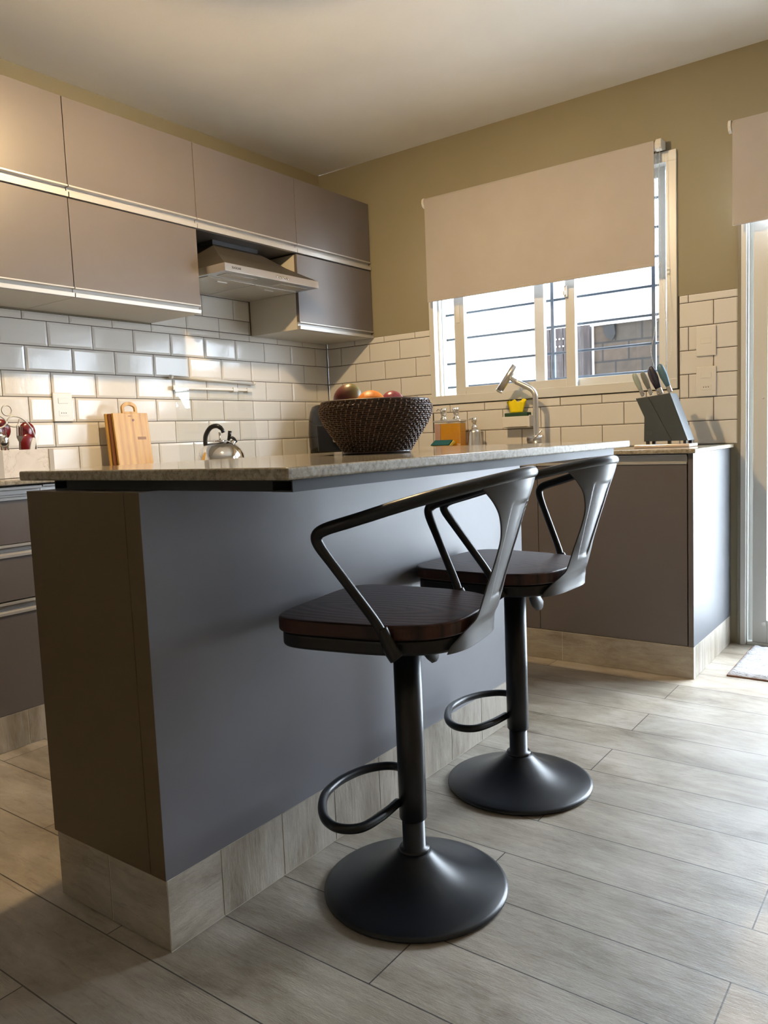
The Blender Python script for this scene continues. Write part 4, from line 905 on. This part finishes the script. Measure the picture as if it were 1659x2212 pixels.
# tap
tp_ = thing('kitchen_tap', 'brushed steel kitchen tap with a bent neck and angled spray head', 'tap', (1.350, -0.12, HC+0.0002))
bm = bmesh.new(); lathe(bm, [(0, 0), (0.026, 0), (0.026, 0.005), (0.019, 0.007), (0.019, 0.062), (0.017, 0.066), (0.0, 0.066)], n=32); obj('base', bm, 'steel', tp_)
bm = bmesh.new(); tube(bm, [(-0.040, 0, 0.044), (0.034, 0, 0.046)], 0.0195, 24); obj('mixer_body', bm, 'steel', tp_)
bm = bmesh.new(); tube(bm, [(-0.004, -0.020, 0.044), (0.012, -0.028, 0.058), (0.046, -0.034, 0.090)], 0.0042, 10); obj('lever', bm, 'steel', tp_)
bm = bmesh.new(); tube(bm, smooth_path([(0, 0, 0.06), (0, 0, 0.15), (0, 0, 0.235), (-0.003, 0, 0.257), (-0.014, 0, 0.275), (-0.035, 0, 0.290), (-0.075, 0, 0.310), (-0.092, 0, 0.318)], 6), 0.0125, 20); obj('neck', bm, 'steel', tp_)
bm = bmesh.new(); tube(bm, [(-0.088, 0, 0.316), (-0.098, 0, 0.321), (-0.118, 0, 0.336), (-0.136, 0, 0.348)], [0.0115, 0.0125, 0.0115, 0.009], 20); obj('swivel_joint', bm, 'chrome', tp_)
bm = bmesh.new(); tube(bm, [(-0.098, 0, 0.398), (-0.186, 0, 0.285)], 0.0165, 24); hd_ = obj('spray_head', bm, 'steel', tp_)
bm = bmesh.new(); tube(bm, [(-0.184, 0, 0.2875), (-0.189, 0, 0.281)], 0.0172, 24); obj('nozzle', bm, 'chrome', hd_)
# knife block
kb = thing('knife_block', 'dark slate grey slanted knife block near the counter end', 'knife block', (1.99, -0.265, HC+0.0135))
M['block'] = mat('slate_block', (0.035, 0.045, 0.050), 0.5)
# side profile in x-z, slanting up to the left; depth along y
bm = bmesh.new(); prism(bm, [(-0.068, 0.012), (-0.066, 0.110), (-0.100, 0.186), (-0.050, 0.191), (0.042, 0.012)], 'y', -0.075, 0.02); 
prism(bm, [(-0.050, 0.1905), (0.036, 0.200), (0.103, 0.012), (0.0415, 0.012)], 'y', -0.0748, 0.0198)
obj('block', bm, 'block', kb, 0.002)
for x, y in ((-0.055, -0.065), (-0.055, 0.012), (0.09, -0.065), (0.09, 0.012), (0.03, -0.065)):
    bm = bmesh.new(); box(bm, x-0.006, x+0.006, y-0.006, y+0.006, 0, 0.0125); obj('rubber_foot', bm, 'black_m', kb)
bm = bmesh.new()
for d in ((-0.055, -0.037, 0.040, 0.0412), (-0.055, -0.037, 0.049, 0.0502), (-0.055, -0.0538, 0.040, 0.050), (-0.0382, -0.037, 0.040, 0.050), (-0.051, -0.042, 0.044, 0.0452)): box(bm, d[0], d[1], -0.0756, -0.0749, d[2], d[3])
obj('maker_mark', bm, mat('mark_grey', (0.09, 0.10, 0.10), 0.6), kb)
tray = bxo('serving_board', (-0.105, 0.112, -0.088, 0.034, 0.0, 0.0125), 'pale_board' if 'pale_board' in M else mat('pale_stone_board', (0.62, 0.52, 0.46), 0.12), None, 0.003); tray.location = (1.99, -0.265, HC+0.0006)
tag(tray, 'thin pale stone board under the knife block', 'board')
def knife(x, y, l, w_, col, label):
    t = thing('kitchen_knife', label, 'knife', (1.99+x, -0.265+y, HC+0.0135+0.186+0.103*(x+0.1)+0.0165), 0, 'knives in the slate knife block'); t.rotation_euler = (0, R(-22), 0)
    bm = bmesh.new(); box(bm, -w_*0.55, w_*0.55, -0.006, 0.006, -0.012, 0.014); obj('bolster', bm, 'chrome', t, 0.002)
    bm = bmesh.new()
    w_ *= 0.9; l *= 0.92
    pr = [(0.012, 0.62), (0.03, 0.80), (0.055, 1.05), (0.080, 1.0), (0.090, 0.9), (0.096, 0.78), (0.100, 0.55), (0.102, 0.3)]
    tube(bm, [(0, 0, p[0]*l) for p in pr], [w_*p[1] for p in pr], 14)
    for v in bm.verts: v.co.y *= 0.6
    obj('handle', bm, mat('handle_'+t.name, col, 0.42), t)
knife(-0.078, -0.060, 0.95, 0.0125, (0.28, 0.33, 0.30), 'small pale sage-handled knife, leftmost in the block')
knife(-0.045, -0.060, 0.95, 0.0125, (0.13, 0.14, 0.125), 'small olive-grey-handled knife, second from the left')
knife(-0.032, 0.003, 1.08, 0.014, (0.055, 0.045, 0.065), 'dark plum-handled knife behind the olive one')
knife(-0.014, -0.030, 1.15, 0.0145, (0.020, 0.020, 0.040), 'near-black-handled knife beside the blue one')
knife(0.021, -0.030, 1.17, 0.0165, (0.06, 0.13, 0.18), 'large blue-grey-handled knife, rightmost in the block')

# ------------------------------------------------------------------ rug
m = mat('white_shag', (0.72, 0.72, 0.72), 0.95); n = noise(m, coords(m, (1, 2.4, 1)), 60, 5, 0.7); LK(m, ramp(m, n, [(0.3, (0.22, 0.21, 0.21)), (0.55, (0.42, 0.42, 0.43))]), bsdf(m).inputs['Base Color']); bump(m, n, 1.0, 0.008); M['rug'] = m
rg = thing('door_mat', 'white shaggy rug on the floor in front of the glazed door', 'rug', (2.67, -0.26, 0.0005), R(0))
bm = bmesh.new(); nx, ny = 60, 34
Vr = [[bm.verts.new((-0.40+0.8*i/nx+random.uniform(-0.003, 0.003), -0.215+0.43*j/ny+random.uniform(-0.003, 0.003), 0.016+random.uniform(-0.0035, 0.0035) if 0 < i < nx and 0 < j < ny else 0.006)) for j in range(ny+1)] for i in range(nx+1)]
for i in range(nx):
    for j in range(ny): fc = bm.faces.new((Vr[i][j], Vr[i+1][j], Vr[i+1][j+1], Vr[i][j+1])); fc.smooth = True
obj('pile', bm, 'rug', rg)
bm = bmesh.new(); box(bm, -0.404, 0.404, -0.219, 0.219, 0, 0.0055); obj('backing', bm, mat('brown_backing', (0.16, 0.09, 0.06), 0.9), rg)

# ------------------------------------------------------------------ the ceiling lamp just above the picture
cl = thing('pendant_lamp', 'small warm pendant lamp with frosted shade on the ceiling over the aisle', 'lamp', (1.33, -1.78, H))
bm = bmesh.new(); ball(bm, (0, 0, -0.162), 0.030, (1, 1, 1.0), 16); obj('bulb', bm, 'bulb', cl)
bm = bmesh.new(); lathe(bm, [(0.0, -0.090), (0.0165, -0.090), (0.0165, -0.125), (0.013, -0.134), (0.0, -0.134)], n=20); tube(bm, [(0, 0, -0.01), (0, 0, -0.092)], 0.003, 8); lathe(bm, [(0, -0.0105), (0.045, -0.0105), (0.05, -0.0005), (0, -0.0005)], n=28); obj('socket', bm, 'plastic', cl)
bm = bmesh.new(); lathe(bm, [(0.016, -0.105), (0.06, -0.120), (0.085, -0.158), (0.083, -0.158), (0.058, -0.122), (0.016, -0.107)], n=40)

m = mat('frosted_shade', (0.8, 0.78, 0.72), 0.6); tr = N(m, 'ShaderNodeBsdfTranslucent'); tr.inputs[0].default_value = (0.97, 0.95, 0.90, 1); mx = N(m, 'ShaderNodeMixShader'); mx.inputs[0].default_value = 0.85
LK(m, bsdf(m).outputs[0], mx.inputs[1]); LK(m, tr.outputs[0], mx.inputs[2]); LK(m, mx.outputs[0], m.node_tree.nodes['Material Output'].inputs[0])
obj('shade', bm, m, cl)
